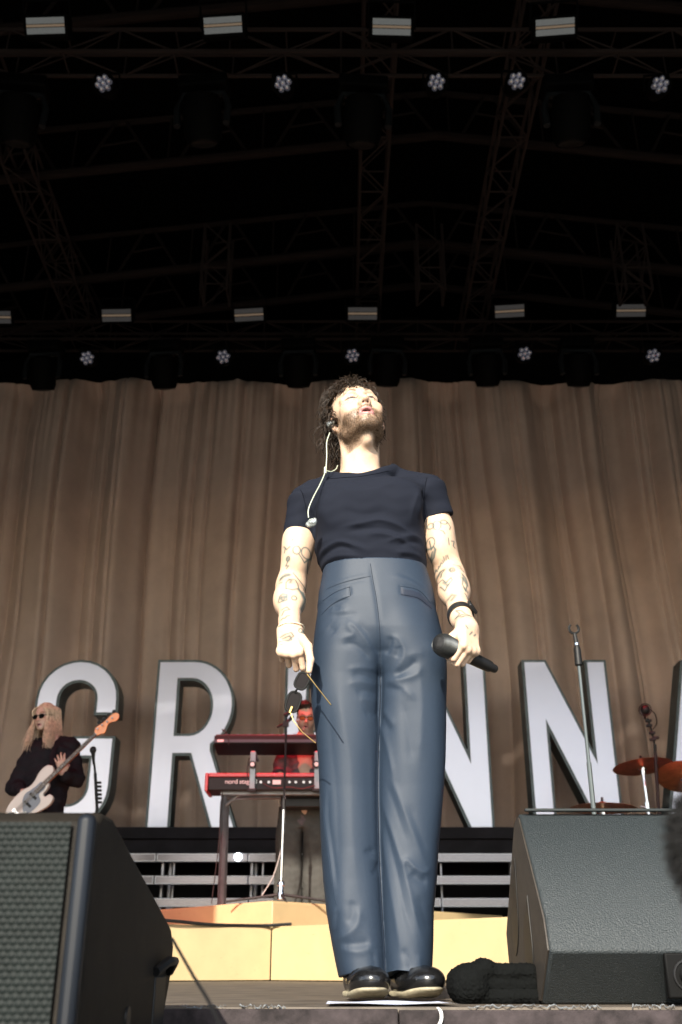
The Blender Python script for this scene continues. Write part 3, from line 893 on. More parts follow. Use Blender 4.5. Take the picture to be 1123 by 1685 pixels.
ink(zl([loopz(210, 405, 14, 16), [(210, 420), (190, 450), (215, 455), (195, 470)], [(175, 300), (200, 335), (225, 320)], [(245, 270), (270, 255)], [(180, 350), (188, 320)],
        loopz(280, 350, 30, 30), loopz(355, 360, 38, 40), [(300, 380), (340, 430), (370, 400), (360, 480), (395, 440)], [(250, 510), (280, 545), (320, 590), (355, 620)],
        [(200, 690), (200, 630), (225, 590), (270, 580), (290, 630), (300, 680), (350, 740)], [(200, 690), (250, 700), (295, 680)], [(130, 610), (165, 625)], loopz(265, 770, 20, 18),
        [(140, 790), (150, 750), (175, 735), (210, 740), (210, 790), (145, 800)], [(170, 880), (210, 860), (235, 890), (190, 900), (175, 940)], [(170, 985), (185, 970), (200, 975), (215, 955), (235, 950)],
        [(165, 1125), (200, 1110), (250, 1095), (270, 1120), (230, 1150), (160, 1160)], [(180, 1140), (240, 1120), (255, 1150), (170, 1185)], loopz(325, 1075, 18, 20), loopz(340, 1085, 10, 14)]), .0022, .97)
ink(zr([[(455, 930), (490, 890), (520, 905), (480, 960)], [(600, 690), (625, 720), (650, 760)], [(610, 660), (645, 730)], [(620, 800), (650, 830)], [(385, 590), (410, 560), (430, 555)], [(320, 430), (345, 360)], [(420, 730), (455, 770)], [(360, 120), (365, 140)]]), .0048, .75)
ink(zr([loopz(300, 290, 40, 50), [(290, 270), (310, 350), (330, 330), (350, 360), (340, 420), (310, 440)], [(305, 440), (320, 370)], loopz(300, 130, 32, 28), loopz(360, 130, 40, 45), loopz(430, 95, 34, 22), [(470, 90), (500, 130), (490, 160)], [(360, 175), (420, 190), (440, 215)],
        [(475, 250), (485, 310)], [(510, 270), (540, 260), (530, 310), (550, 320)],
        [(330, 555), (340, 530), (350, 545)], [(355, 545), (365, 515), (378, 535)], [(385, 520), (390, 495)], [(400, 505), (410, 470)], [(420, 480), (435, 470), (425, 455)], [(432, 425), (445, 460)], [(455, 415), (460, 450)], [(470, 410), (485, 440)],
        [(375, 610), (400, 560), (440, 570), (410, 600), (400, 650)], loopz(503, 600, 26, 30), loopz(500, 600, 12, 14), [(530, 510), (560, 520), (600, 500), (615, 530)], [(590, 570), (620, 600), (640, 590)],
        [(380, 700), (410, 690), (440, 740), (490, 690), (500, 720), (450, 780), (430, 820), (390, 760)], [(600, 640), (640, 680), (655, 750), (630, 830), (600, 760), (610, 690)], [(620, 860), (650, 900)],
        [(510, 1105), (560, 1115), (590, 1160), (650, 1190), (600, 1185), (560, 1165), (500, 1190), (540, 1150), (510, 1105)], [(540, 1190), (580, 1195), (545, 1215)], [(580, 1310), (600, 1335)], [(620, 1390), (645, 1360)], [(665, 1390), (680, 1375)]]), .0021, .97)
singer = link('person', skin_mesh('body', bv, bf_, bc), SKIN)
tag(singer, 'man in black T-shirt and shiny blue trousers singing at the stage edge, head tilted back', 'person')

# --- trousers
TR = [(948, 534, 702), (975, 529, 710), (1000, 524, 716), (1050, 517, 728), (1085, 514, 734), (1120, 511, 735), (1160, 513, 734), (1200, 519, 734), (1250, 524, 733), (1300, 526, 730),
      (1350, 527, 726), (1400, 529, 722), (1450, 532, 719), (1500, 537, 714), (1550, 546, 713), (1590, 554, 711), (1609, 558, 708)]
SEAM = [(948, 612), (1085, 626), (1200, 625), (1300, 623), (1400, 626), (1500, 630), (1580, 634), (1609, 634)]
tp = Sculpt()
lg, rg = [], []
sy, sxx = [a for a, _ in SEAM], [b for _, b in SEAM]
for y, a, b in [(915, 540, 690)] + TR:
    pa, pb = P(a, y, D0), P(b, y, D0); z = pa.z
    m = P(float(np.interp(y, sy, sxx)), y, D0).x
    k = float(sstep(1112, 985, y))                   # above the crotch the two halves share the whole hip
    ryy = float(np.interp(y, [915, 948, 1000, 1050, 1120, 1300, 1450, 1550, 1609], [.104, .112, .122, .124, .112, .100, .100, .106, .108]))
    cy = float(np.interp(y, [948, 1200, 1400, 1609], [D0 + .004, D0 + .005, D0 + .01, D0 + .0]))
    l1_, r1_ = m + .006 + k * (pb.x - m), m - .006 - k * (m - pa.x)
    lg.append((z, (pa.x + l1_) / 2, cy + .004 * (1 - k), (l1_ - pa.x) / 2, ryy))
    rg.append((z, (pb.x + r1_) / 2, cy - .004 * (1 - k), (pb.x - r1_) / 2, ryy))
tp.loft(lg, .004, e=2.4); tp.loft(rg, .009, e=2.4)
for L in (lg, rg):                                   # open hems
    L2 = [(z, a, b, c - .011, d - .011) for z, a, b, c, d in L if z < .12]
    L2 = [(L2[-1][0] - .03, *L2[-1][1:])] + L2
    L2.sort(); L2[-1] = (.055, *L2[-1][1:])
    tp.loft([q for q in L2 if q[0] <= .056], .002, sub=True, e=2.5)
tv, tf = tp.build((-.16, 2.68, .0), (.46, 3.02, 1.30), .0036)
# the waist dips towards the sides, the hems rise over the insteps
wz = lambda x: np.interp(x, [P(534, 948, D0).x, P(560, 935, 2.79).x, P(611, 925, 2.745).x, P(660, 931, 2.77).x, P(702, 943, D0).x], [P(534, 948, D0).z, P(560, 936, 2.79).z, P(611, 925, 2.745).z, P(660, 930, 2.77).z, P(702, 941, D0).z])
top = tv[:, 2] > 1.19
tN = normals(tv, tf)
def folds(v, N, items, D=2.755, cut=.35, gain=.85):
    d = np.zeros(len(v)); fr = sstep(cut, -.25, N[:, 1])
    for w, amp, pts in items:
        q = [P(a, b, D) for a, b in pts]
        ww = w / 557; L = spl([(p.x, p.z) for p in q], 4)
        b0, b1 = L.min(0) - 4 * ww, L.max(0) + 4 * ww
        m = np.nonzero((v[:, 0] > b0[0]) & (v[:, 0] < b1[0]) & (v[:, 2] > b0[1]) & (v[:, 2] < b1[1]) & (fr > 0))[0]
        dd, run = line_dist(v[m, 0], v[m, 2], L)
        tape = np.clip(np.minimum(run, 1 - run) * 5, .12, 1)
        d[m] += gain * amp * np.exp(-(dd / ww) ** 1.5) * tape * fr[m]
    return d
FT = [(3.0, -.006, [(608, 924), (614, 959), (620, 995), (625, 1042), (625.5, 1095)]),
      (4, -.012, [(626, 1086), (627, 1110), (626, 1150), (625, 1190)]), (3.0, -.003, [(628, 1088), (627, 1137), (625, 1185), (623, 1232), (622, 1292), (624, 1380), (628, 1470), (633, 1560), (634, 1605)]),
      (3, .004, [(528, 1004), (547, 991), (561, 986), (577, 983)]), (3, -.005, [(529, 1009), (548, 996), (562, 991), (577, 988)]), (2.2, -.004, [(531, 983), (552, 974), (576, 968)]), (2.2, -.007, [(575.5, 967), (577, 984)]),
      (2.4, -.006, [(659, 966), (690, 970), (711, 987)]), (2.4, -.005, [(659, 983), (690, 986), (712, 997)]), (2.2, -.005, [(659, 966), (659.5, 983)]),
      (3, .003, [(536, 962), (576, 955), (609, 949)]), (3, -.003, [(537, 968), (576, 961), (609, 955)]), (3, -.003, [(655, 945), (680, 953), (704, 966)]), (4, .003, [(640, 950), (675, 958), (706, 972)]),
      # left groin
      (4.5, .006, [(552, 1056), (566, 1052), (582, 1047), (575, 1036), (575, 1029), (583, 1034), (596, 1048), (608, 1065), (616, 1081), (623, 1092)]),
      (6, -.008, [(560, 1064), (580, 1062), (597, 1072), (611, 1088)]), (6, -.005, [(588, 1026), (603, 1043), (615, 1062), (621, 1078)]), (5, .005, [(540, 1000), (552, 1006), (575, 1008)]), (6, -.005, [(545, 1013), (565, 1016), (590, 1014)]),
      (4, -.005, [(548, 999), (560, 1003)]), (9, -.006, [(540, 1030), (553, 1042)]),
      # right groin
      (4.5, .0055, [(630, 1090), (643, 1078), (649, 1064), (649, 1054), (657, 1057), (664, 1071), (664, 1086), (652, 1101), (633, 1111)]),
      (6, -.009, [(634, 1078), (641, 1066), (643, 1050)]), (5, -.006, [(651, 1085), (656, 1074), (655, 1066)]), (6, -.011, [(648, 1113), (668, 1104), (688, 1087)]), (5, .008, [(638, 1120), (662, 1119), (684, 1113), (696, 1098)]), (6, .004, [(668, 1086), (682, 1079), (700, 1078)]),
      # inner thigh puckers
      (5, .005, [(570, 1104), (592, 1100), (622, 1099)]), (5, -.005, [(578, 1112), (600, 1112), (622, 1117)]), (6, .005, [(570, 1128), (596, 1122), (623, 1125)]), (6, -.006, [(585, 1140), (605, 1136), (623, 1140)]), (6, .004, [(590, 1152), (610, 1150), (622, 1156)]), (8, -.005, [(600, 1175), (612, 1170), (621, 1177)]),
      (6, -.006, [(632, 1128), (650, 1134), (668, 1136)]), (6, .006, [(631, 1116), (650, 1126), (676, 1146), (680, 1158)]), (5, .005, [(630, 1160), (640, 1180), (650, 1196)]), (5, -.005, [(630, 1172), (637, 1190), (644, 1206)]),
      # long creases
      (11, .006, [(556, 1100), (560, 1161), (569, 1209), (577, 1256), (578, 1304), (580, 1376), (587, 1448), (592, 1490)]), (9, -.006, [(540, 1150), (545, 1220), (553, 1300), (556, 1380), (560, 1450)]), (12, -.006, [(604, 1200), (607, 1290), (611, 1380), (617, 1450)]),
      (6, .008, [(592, 1490), (589, 1520), (573, 1537), (552, 1548)]), (7, -.009, [(560, 1555), (585, 1553), (612, 1550)]), (5, .006, [(556, 1560), (590, 1566), (618, 1556)]), (7, -.006, [(572, 1522), (580, 1505), (580, 1480)]),
      (4, .006, [(536, 1290), (534, 1340), (542, 1405), (550, 1472), (554, 1488)]), (4, -.006, [(541, 1290), (540, 1340), (548, 1405), (556, 1465)]), (4, .006, [(552, 1491), (546, 1535)]), (4, -.006, [(556, 1494), (550, 1545)]),
      (5, -.007, [(603, 1395), (609, 1402), (619, 1394)]), (6, -.007, [(614, 1440), (621, 1430), (625, 1415)]),
      (4.5, .007, [(627, 1302), (644, 1364), (663, 1424), (677, 1479), (687, 1523), (700, 1551)]), (4.5, .006, [(627, 1345), (637, 1414), (646, 1479), (654, 1532), (659, 1578)]), (5, -.006, [(630, 1330), (643, 1390), (655, 1440), (667, 1500), (680, 1545)]),
      (5, .006, [(640, 1270), (663, 1328), (682, 1376), (698, 1414), (709, 1424)]), (6, -.005, [(634, 1280), (655, 1340), (672, 1395)]), (6, -.004, [(672, 1320), (692, 1372), (706, 1404)]),
      (4.5, .009, [(666, 1430), (667, 1420), (671, 1416), (683, 1428), (698, 1435), (711, 1428)]), (7, -.010, [(676, 1434), (690, 1448), (706, 1449)]), (8, -.006, [(690, 1470), (700, 1510), (706, 1535)]),
      (9, .006, [(688, 1090), (694, 1150), (693, 1210), (690, 1260)]), (9, -.006, [(662, 1150), (672, 1200), (678, 1260)]), (4.5, .007, [(625, 1225), (629, 1195), (640, 1235), (649, 1290)]), (6, -.006, [(660, 1560), (672, 1580), (676, 1600)]), (5, .004, [(690, 1570), (690, 1600)]), (5, .004, [(620, 1560), (624, 1600)]), (4, -.004, [(614, 1565), (618, 1600)])]
dd = folds(tv, tN, FT, gain=.46)
dd += .0012 * hashn(tv[:, 0] * 1.6, tv[:, 1] * 1.6, tv[:, 2] * .25, 26)
tv = tv + tN * dd[:, None]
tv[top, 2] = np.minimum(tv[top, 2], wz(tv[top, 0]) + .0 * tv[top, 1])
hz = tv[:, 2] < .075
fr = sstep(2.86, 2.76, tv[:, 1])
lz = np.interp(tv[:, 0], [P(558, 1608, D0).x, P(585, 1600, 2.78).x, P(612, 1594, 2.76).x, P(634, 1600, 2.8).x, P(655, 1596, 2.76).x, P(690, 1600, 2.78).x, P(708, 1609, D0).x], [.040, .050, .058, .05, .058, .05, .038])
tv[hz, 2] += (np.clip(lz - .036, 0, .03) * fr * sstep(.075, .045, tv[:, 2]))[hz]
tv = smooth(tv, tf, 2, .4)
BLUE = mat('satin_blue_trouser', (1, 1, 1), .56, spec=.34, noise=(500, .22), bump=(1000, .35, .0008), vcol=True)
BLUE.node_tree.nodes['Principled BSDF'].inputs['Sheen Tint'].default_value = (.5, .62, .8, 1)
BLUE.node_tree.nodes['Principled BSDF'].inputs['Sheen Roughness'].default_value = .35
tcol = np.tile(A3((.0175, .0295, .0500)), (len(tv), 1))
wq = [P(a, b, 2.74) for a, b in ((659.5, 968.5), (690, 971.5), (713, 989), (713, 996.5), (690, 984), (659.5, 981.5))]
ins = np.zeros(len(tv), bool)
for i in range(6):
    a_, b_ = wq[i], wq[i - 1]
    cr_ = ((a_.z > tv[:, 2]) != (b_.z > tv[:, 2])) & (tv[:, 0] < (b_.x - a_.x) * (tv[:, 2] - a_.z) / (b_.z - a_.z + 1e-9) + a_.x); ins ^= cr_
tcol[ins & (tN[:, 1] < 0)] = (.012, .018, .034)
trs = link('trousers', skin_mesh('trousers', tv, tf, tcol), BLUE, singer)
def on_cloth(v, pxs, D=2.755, lift=.0006, win=.006):
    L = spl([(P(a, b, D).x, P(a, b, D).z) for a, b in pxs], 10); out = []
    for x, z in L:
        m = (np.abs(v[:, 0] - x) < win) & (np.abs(v[:, 2] - z) < win)
        if m.any():
            q = v[m]; k = q[:, 1] < q[:, 1].min() + .02; q = q[k]
            w_ = np.exp(-((q[:, 0] - x) ** 2 + (q[:, 2] - z) ** 2) / .003 ** 2)
            out.append(Vector((x, float((q[:, 1] * w_).sum() / w_.sum()) - lift, z)))
    return out
SEAMM = mat('seam_thread_and_crease_shade', (.010, .016, .028), .8, spec=.1)
for line, r in (([(609, 927), (614, 959), (620, 995), (625, 1042), (626, 1090)], .0013), ([(626, 1092), (627, 1137), (625, 1185), (623, 1232), (622.5, 1292), (624, 1380), (628, 1470), (633, 1560), (634, 1596)], .0030), ([(531, 983), (552, 974), (575, 968.5)], .0009), ([(529, 1006), (548, 993), (576, 984)], .0011), ([(575.5, 968), (577, 984)], .0013),  # long centre line is no seam: dark tube for shade between the legs
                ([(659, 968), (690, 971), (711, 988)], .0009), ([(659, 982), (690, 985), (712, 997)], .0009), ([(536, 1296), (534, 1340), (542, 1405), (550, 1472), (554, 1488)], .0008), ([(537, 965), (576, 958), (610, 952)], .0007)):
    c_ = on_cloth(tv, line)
    if len(c_) > 3: part('seam_or_crease_shade', MB().tube(c_, r * .62, 5), SEAMM, trs)
# --- T-shirt
sh = Sculpt()
rows = []
for y, a, b, ry, cy in ((965, 535, 701, .096, .005), (945, 533, 702, .102, .004), (925, 524, 702, .110, .002), (905, 518, 701, .116, 0), (880, 518, 699, .118, 0), (850, 517, 698, .122, .0), (825, 512, 702, .122, .0), (812, 511, 703, .114, .003), (801, 520, 697, .092, .012)):
    pa, pb = P(a, y, D0), P(b, y, D0)
    rows.append((pa.z, (pa.x + pb.x) / 2, D0 + cy, (pb.x - pa.x) / 2, ry))
sh.loft(rows, .02, e=2.3)
C1, C2 = A3(P(543, 781, 2.872)), A3(P(645, 769, 2.872))
sh.cone(C1 + A3((.015, 0, -.045)), shL + A3((0, 0, -.002)), .045, .052, .05)
sh.cone(C2 + A3((-.015, 0, -.045)), shR + A3((0, 0, -.002)), .045, .052, .05)
sh.cone(nk + A3((0, .03, -.085)), nk + A3((0, .01, -.15)), .075, .10, .05)
pec = A3(P(570, 835, 2.76)); sh.ell(pec, (.075, .03, .06), .05); sh.ell(A3(P(655, 825, 2.76)), (.075, .03, .06), .05)
slL, slR = A3(P(492.5, 885, 2.872)), A3(P(720.5, 854, 2.872))
dL = (slL - shL) / np.linalg.norm(slL - shL); dR = (slR - shR) / np.linalg.norm(slR - shR)
sh.cone(shL - dL * .005, slL, .054, .0525, .018, flat=True); sh.cone(shR - dR * .005, slR, .054, .0530, .018, flat=True)
sh.cone(slL - dL * .03, slL + dL * .03, .0440, .0440, .001, sub=True, flat=True); sh.cone(slR - dR * .03, slR + dR * .03, .0445, .0445, .001, sub=True, flat=True)
ncen = (C1 + C2) / 2
Cf = A3(P(589, 781, 2.765))
colr = []
for k in range(40):
    a = 2 * math.pi * k / 40
    x, y = math.cos(a), math.sin(a)
    base = A3(nk) + A3((.0, .0, 0))
    rx = (C2[0] - C1[0]) / 2 - .002
    zc = ncen[2] + x * (C2[2] - C1[2]) / 2
    p = A3((ncen[0] + x * rx, 2.872 + y * .098 - .004, zc))
    if y < 0: p[2] = zc + (Cf[2] - ncen[2]) * (-y) ** 1.6; p[1] = 2.872 + y * (2.872 - 2.768)
    else: p[2] = zc + .012 * y
    colr.append(p)
for k in range(40): sh.cone(colr[k] - A3((0, 0, .020)), colr[(k + 1) % 40] - A3((0, 0, .020)), .017, .017, .02)
# neck opening
cn = np.cross(C2 - C1, A3((ncen[0], 2.97, ncen[2] + .012)) - Cf); cn /= np.linalg.norm(cn)
cn = cn if cn[2] > 0 else -cn
cc_ = (C1 + C2) / 2 * .5 + (Cf + A3((ncen[0], 2.966, ncen[2] + .012))) / 2 * .5
sh.cone(cc_ - cn * .004, cc_ + cn * .3, .106, .106, .004, sub=True, flat=True)
sv, sf = sh.build((-.24, 2.66, 1.10), (.46, 3.04, 1.62), .0034)
sN = normals(sv, sf)
FS = [(2.2, -.004, [(540, 786), (560, 792), (589, 794), (618, 787), (640, 775), (652, 766)]), (4, .007, [(560, 872), (593, 867), (625, 861), (660, 870), (690, 886)]), (5, -.006, [(565, 880), (600, 875), (640, 875), (680, 888)]), (4, .006, [(600, 882), (640, 884), (690, 900)]),
      (4, .008, [(519, 905), (540, 896), (560, 892), (585, 900), (606, 908)]), (4, -.008, [(521, 912), (541, 904), (562, 900), (585, 908)]), (4, .006, [(522, 921), (547, 913), (575, 914), (600, 919)]), (4, -.006, [(526, 928), (550, 921), (580, 922)]), (4, .005, [(530, 934), (555, 928), (585, 927)]),
      (4, .006, [(700, 880), (680, 880), (650, 890), (630, 896)]), (4, -.006, [(699, 888), (680, 890), (655, 899)]), (4, .006, [(702, 912), (680, 908), (650, 910)]), (4, -.005, [(702, 920), (680, 916), (655, 917)]), (4, .004, [(703, 930), (690, 925), (670, 923)]),
      (5, .005, [(505, 815), (520, 840), (525, 868)]), (4, -.006, [(513, 825), (516, 850), (517, 880)]), (5, -.005, [(699, 800), (697, 825), (697, 850)]), (4, .004, [(690, 810), (680, 840), (676, 860)]),
      (3, -.003, [(494, 797), (500, 812), (505, 835)]), (3, -.004, [(705, 776), (700, 800), (698, 830)]), (3, .004, [(472, 862), (490, 858), (512, 866)]), (3, -.004, [(471, 870), (490, 866), (512, 873)]), (3, .004, [(702, 838), (720, 832), (738, 840)]), (2.4, -.0025, [(468, 880), (492, 872), (517, 875)]), (2.4, -.0025, [(698, 845), (720, 842), (744, 851)]),
      (8, .005, [(545, 800), (580, 815), (620, 812), (660, 795)]), (9, -.004, [(560, 845), (600, 852), (640, 846)])]
sd = folds(sv, sN, FS) + .0018 * hashn(sv[:, 0], sv[:, 1] * .7, sv[:, 2] * 1.6, 45)
sv = smooth(sv + sN * sd[:, None], sf, 2, .4)
SHIRT = mat('black_cotton', (.0058, .0076, .0145), .88, spec=.2, noise=(500, .15), bump=(1200, .12, .0006))
shirt = link('shirt', skin_mesh('shirt', sv, sf), SHIRT, singer)
for line in ([(542, 786), (560, 792), (589, 794), (618, 787), (640, 775)], [(494, 799), (499, 812), (505, 836), (512, 862)], [(704, 780), (700, 800), (698, 830)], [(470, 881), (492, 873), (516, 876)], [(699, 845), (720, 842.5), (743, 851)]):
    c_ = on_cloth(sv, line, 2.78)
    if len(c_) > 3: part('seam_or_crease_shade', MB().tube(c_, .0009, 5), mat('shirt_seam_thread', (.003, .0035, .006), .9, spec=.05), shirt)

# --- shoes: black slip-ons with cream soles
LEATHER = mat('black_patent_leather', (.007, .007, .0075), .22, spec=.5, coat=.25, noise=(60, .3), bump=(70, .35, .003))
SOLE = mat('cream_rubber_sole', (.30, .265, .185), .6, noise=(60, .25))
def shoe(heel, toe, ws, label):
    heel, toe = A3(heel), A3(toe); d = toe - heel; d[2] = 0; L = np.linalg.norm(d); d /= L
    x = np.cross(d, (0, 0, 1)); R = np.stack([x, d, (0, 0, 1)], 1)
    s = Sculpt(); s.frame(heel, R, 1)
    lz = .030
    s.ell((0, .045, .045), (.036, .05, .046), .02); s.ell((0, .10, .040), (.040, .075, .047), .03)
    s.ell((.004, L - .075, .032), (.049, .085, .036), .03)
    s.ell((.002, L - .045, .030), (.044, .052, .028), .02)
    s.box((0, L / 2, -.05), (.2, .4, .059), .001, .003, R=R, sub=True)
    s.cone((0, .045, .075), (0, .045, .2), .030, .034, .006, sub=True)
    s.chain([(-.034, L - .145, .052), (-.022, L - .06, .062), (.004, L - .035, .060), (.030, L - .06, .060), (.040, L - .145, .052)], [.005] * 5, .006)      # moccasin ridge
    s.box((.0, L - .15, .073), (.034, .012, .004), .003, .005, R=R)
    v, f = s.build(np.minimum(heel, toe) - .10, np.maximum(heel, toe) + .14, .0028)
    N = normals(v, f); q = (v - heel) @ R
    v = v + N * (.0022 * np.sin(q[:, 1] * 420 + 25 * q[:, 0]) * np.exp(-((q[:, 1] - (L - .10)) / .035) ** 2) * sstep(.02, .05, q[:, 2]))[:, None]
    v[:, 2] += .012 * sstep(L - .09, L, q[:, 1])
    v = smooth(v, f, 1)
    o = link('shoe', skin_mesh('shoe', v, f), LEATHER, singer)
    s2 = Sculpt(); s2.frame(heel, R, 1)
    s2.ell((0, .045, .010), (.040, .052, .016), .01); s2.ell((.002, L * .45, .009), (.038, .10, .014), .02)
    s2.ell((.004, L - .075, .012), (.0495, .086, .0155), .02)
    s2.box((0, L / 2, -.05), (.2, .4, .0515), .001, .002, R=R, sub=True)
    s2.box((0, L / 2, .068), (.2, .4, .052), .001, .002, R=R, sub=True)
    v, f = s2.build(np.minimum(heel, toe) - .10, np.maximum(heel, toe) + .14, .0030)
    v[:, 2] += .012 * sstep(L - .09, L, (v - heel) @ d)
    link('sole', skin_mesh('sole', smooth(v, f, 1), f), SOLE, o)
    ak = heel + d * .045
    part('sock', MB().tube([ak + A3((0, 0, .02)), ak + A3((0, .01, .16))], [.034, .036], 14), SHIRT, singer)
    return o
shoe(P(584, 1641, 2.92), P(619, 1650, 2.665), 1, '')
shoe(P(655, 1641, 2.91), P(716, 1650, 2.695), 1, '')

# --- hair: curls grown from the scalp
def curls(o, R, sc, n, seed, keep, length, rad_, coil, down, out, thick=(.0024, .0008), fly=0):
    rg = np.random.default_rng(seed); mb = MB(); o = A3(o)
    done = 0; tries = 0
    while done < n + fly and tries < 40000:
        tries += 1
        u = rg.normal(size=3); u /= np.linalg.norm(u)
        loc = A3((0, .012, .036)) + u * A3((.078, .100, .089))
        w = keep(loc, u, rg)
        if w <= 0: continue
        isfly = done >= n
        done += 1
        nrm = u / A3((.078, .1, .089)); nrm /= np.linalg.norm(nrm)
        p = o + R @ (loc * sc); nw = R @ nrm
        L = length(loc, rg) * w * (1.25 if isfly else 1)
        d = nw * out + rg.normal(size=3) * .35; m = 18
        if loc[1] < -.01: d = d + R @ A3((0, .75, .45)) * min(1, -loc[1] / .05 + .2)
        g = A3((0, 0, -1.0)); pts = []; q = p - nw * .006; ph = rg.uniform(0, 6.28); cr = coil * rg.uniform(.6, 1.3) * (1.4 if isfly else 1); tw = rg.uniform(1.6, 3.0) * (1 if rg.random() < .5 else -1)
        for i in range(m):
            t = i / (m - 1)
            d = d + g * down * .16; rel = q - o - R @ (A3((0, .012, .036)) * sc)
            dist = np.linalg.norm(rel / (A3((.086, .106, .098)) * sc))
            if dist < 1.0: d = d + (rel / np.linalg.norm(rel)) * .5
            d = d / np.linalg.norm(d)
            q = q + d * L / m
            a = np.cross(d, nw); a /= np.linalg.norm(a) + 1e-9; b = np.cross(d, a)
            k = cr * min(1, t * 3)
            pts.append(q + (a * math.cos(ph + tw * 2.2 * t * L / .08) + b * math.sin(ph + tw * 2.2 * t * L / .08)) * k)
        th = thick[0] * rg.uniform(.6, 1.3) * (.28 if isfly else 1)
        mb.tube(pts, [th * (1 - .72 * (i / (m - 1)) ** 2) for i in range(m)], 4 if not isfly else 3, False)
    return mb
HAIR = mat('dark_brown_hair', (.024, .0145, .0085), .50, spec=.36, noise=(60, .55))
def keep_s(loc, u, rg):
    x, y, z = loc
    line = .052 if y < -.05 else (.052 - (y + .05) / .05 * .085 if y < 0 else -.055)
    if z < line + rg.uniform(-.004, .004): return 0
    if y < -.02 and abs(x) < .085 and z < .045: return 0
    return 1
def len_s(loc, rg):
    x, y, z = loc
    a = .046 + .022 * rg.random()
    if y < -.03: a *= .75
    if y > .03 and z < .04: a *= 1.75
    if x > .02: a *= .62
    return a
hm = curls(HO, HR, HS, 1700, 5, keep_s, len_s, .002, .0095, 1.0, .55, (.0016, .0007), fly=100)
cap = Sculpt().frame(HO, HR, HS); cap.ell((0, .020, .042), (.0815, .099, .088), .01); cap.ell((0, .05, -.02), (.066, .062, .06), .03)
cap.box((0, -.10, -.05), (.2, .085, .113), .02, .02, sub=True, R=HR)
cv, cf = cap.build(HO - .2, HO + .2, .005)
cv = cv + normals(cv, cf) * (.004 * hashn(cv[:, 0], cv[:, 1], cv[:, 2], 170))[:, None]
cq = [tuple(int(i) for i in f) for f in cf]
hm.add([tuple(p) for p in cv], cq)
hair = link('hair', hm.mesh('hair', None), HAIR, singer); hair.data.shade_smooth()
# short beard hairs standing off the jaw
def beard_hairs(v, N, o, R, sc, n, seed):
    q = (v - o) @ R / sc; ax = np.abs(q[:, 0]); rg = np.random.default_rng(seed); mb = MB()
    m = (q[:, 2] < -.060 - .1 * np.clip(.03 - ax, 0, .03)) & (q[:, 2] > -.125) & (q[:, 1] < .012) & (q[:, 1] > -.11) & ~((ax < .027) & (np.abs(q[:, 2] + .0735) < .017) & (q[:, 1] < -.07)) & (q[:, 2] < -.05 - .35 * np.clip(-q[:, 1] - .05, 0, .03) + .5 * np.clip(ax - .035, 0, .03)) & (ax < .075)
    t = (np.abs(q[:, 2] + .057) < .005) & (ax < .028) & (q[:, 1] < -.08)
    idx = np.nonzero(m | t)[0]
    for i in rg.choice(idx, n):
        d = N[i] * .45 + (R @ A3((0, -.2, -1.1))) + rg.normal(size=3) * .35; d /= np.linalg.norm(d)
        L = rg.uniform(.004, .008) * (.6 if t[i] else 1); p = v[i]
        s = np.cross(d, N[i] + .01); s /= np.linalg.norm(s) + 1e-9; r = .00038
        mb.add([p - s * r, p + s * r, p + d * L * .6 + N[i] * .001 + s * r * .7, p + d * L * .6 + N[i] * .001 - s * r * .7, p + d * L], [(0, 1, 2, 3), (3, 2, 4)])
    return mb
part('beard', beard_hairs(bv, INKN, HO, HR, HS, 1500, 3), mat('beard_hair', (.085, .050, .028), .5, noise=(90, .6)), singer, None)

# --- what he wears and holds
CLEAR = mat('clear_acrylic', (.40, .43, .42), .06, .5, spec=.9, coat=.6, noise=(160, .8))
CAB = mat('pale_green_cable', (.46, .50, .38), .5, noise=(400, .25))
iem = thing('earphones', P(547, 712, 2.8), 'clear in-ear monitor and pale cable hanging from the singer\'s ear onto his chest', 'earphones')
part('cable', MB().tube([Vector(p) for p in spl([P(543, 712, 2.775), P(538, 728, 2.77), P(538, 750, 2.77), P(536, 774, 2.765), P(528, 795, 2.745), P(516, 818, 2.728), P(508, 838, 2.722), P(508, 852, 2.722)], 6)], .0017, 6), CAB, iem)
part('cable', MB().tube([Vector(p) for p in spl([P(536, 774, 2.765), P(545, 776, 2.775), P(553, 772, 2.80), P(556, 766, 2.85)], 6)], .0015, 6), CAB, iem)
part('splitter', MB().tube([P(536, 769, 2.766), P(535.5, 779, 2.763)], .0042, 8), CAB, iem)
def blob(c, r, seed, m, name, parent):
    s = Sculpt(); c = A3(c); s.ell(c, (r, r * .8, r * .85), .004); s.ell(c + A3((r * .5, -.003, r * .5)), (r * .55, r * .5, r * .5), .004); s.ell(c + A3((-r * .5, 0, -r * .3)), (r * .6, r * .5, r * .5), .004)
    v, f = s.build(c - 2 * r, c + 2 * r, r / 7)
    v = v + normals(v, f) * (r * .10 * hashn(v[:, 0], v[:, 1], v[:, 2], 3 / r))[:, None]
    return link(name, skin_mesh(name, v, f), m, parent)
blob(P(513, 861, 2.722), .0155, 1, CLEAR, 'earpiece', iem)
blob(HO + HR @ (A3((-.088, .004, -.016)) * HS), .0125, 2, CLEAR, 'earpiece', iem)

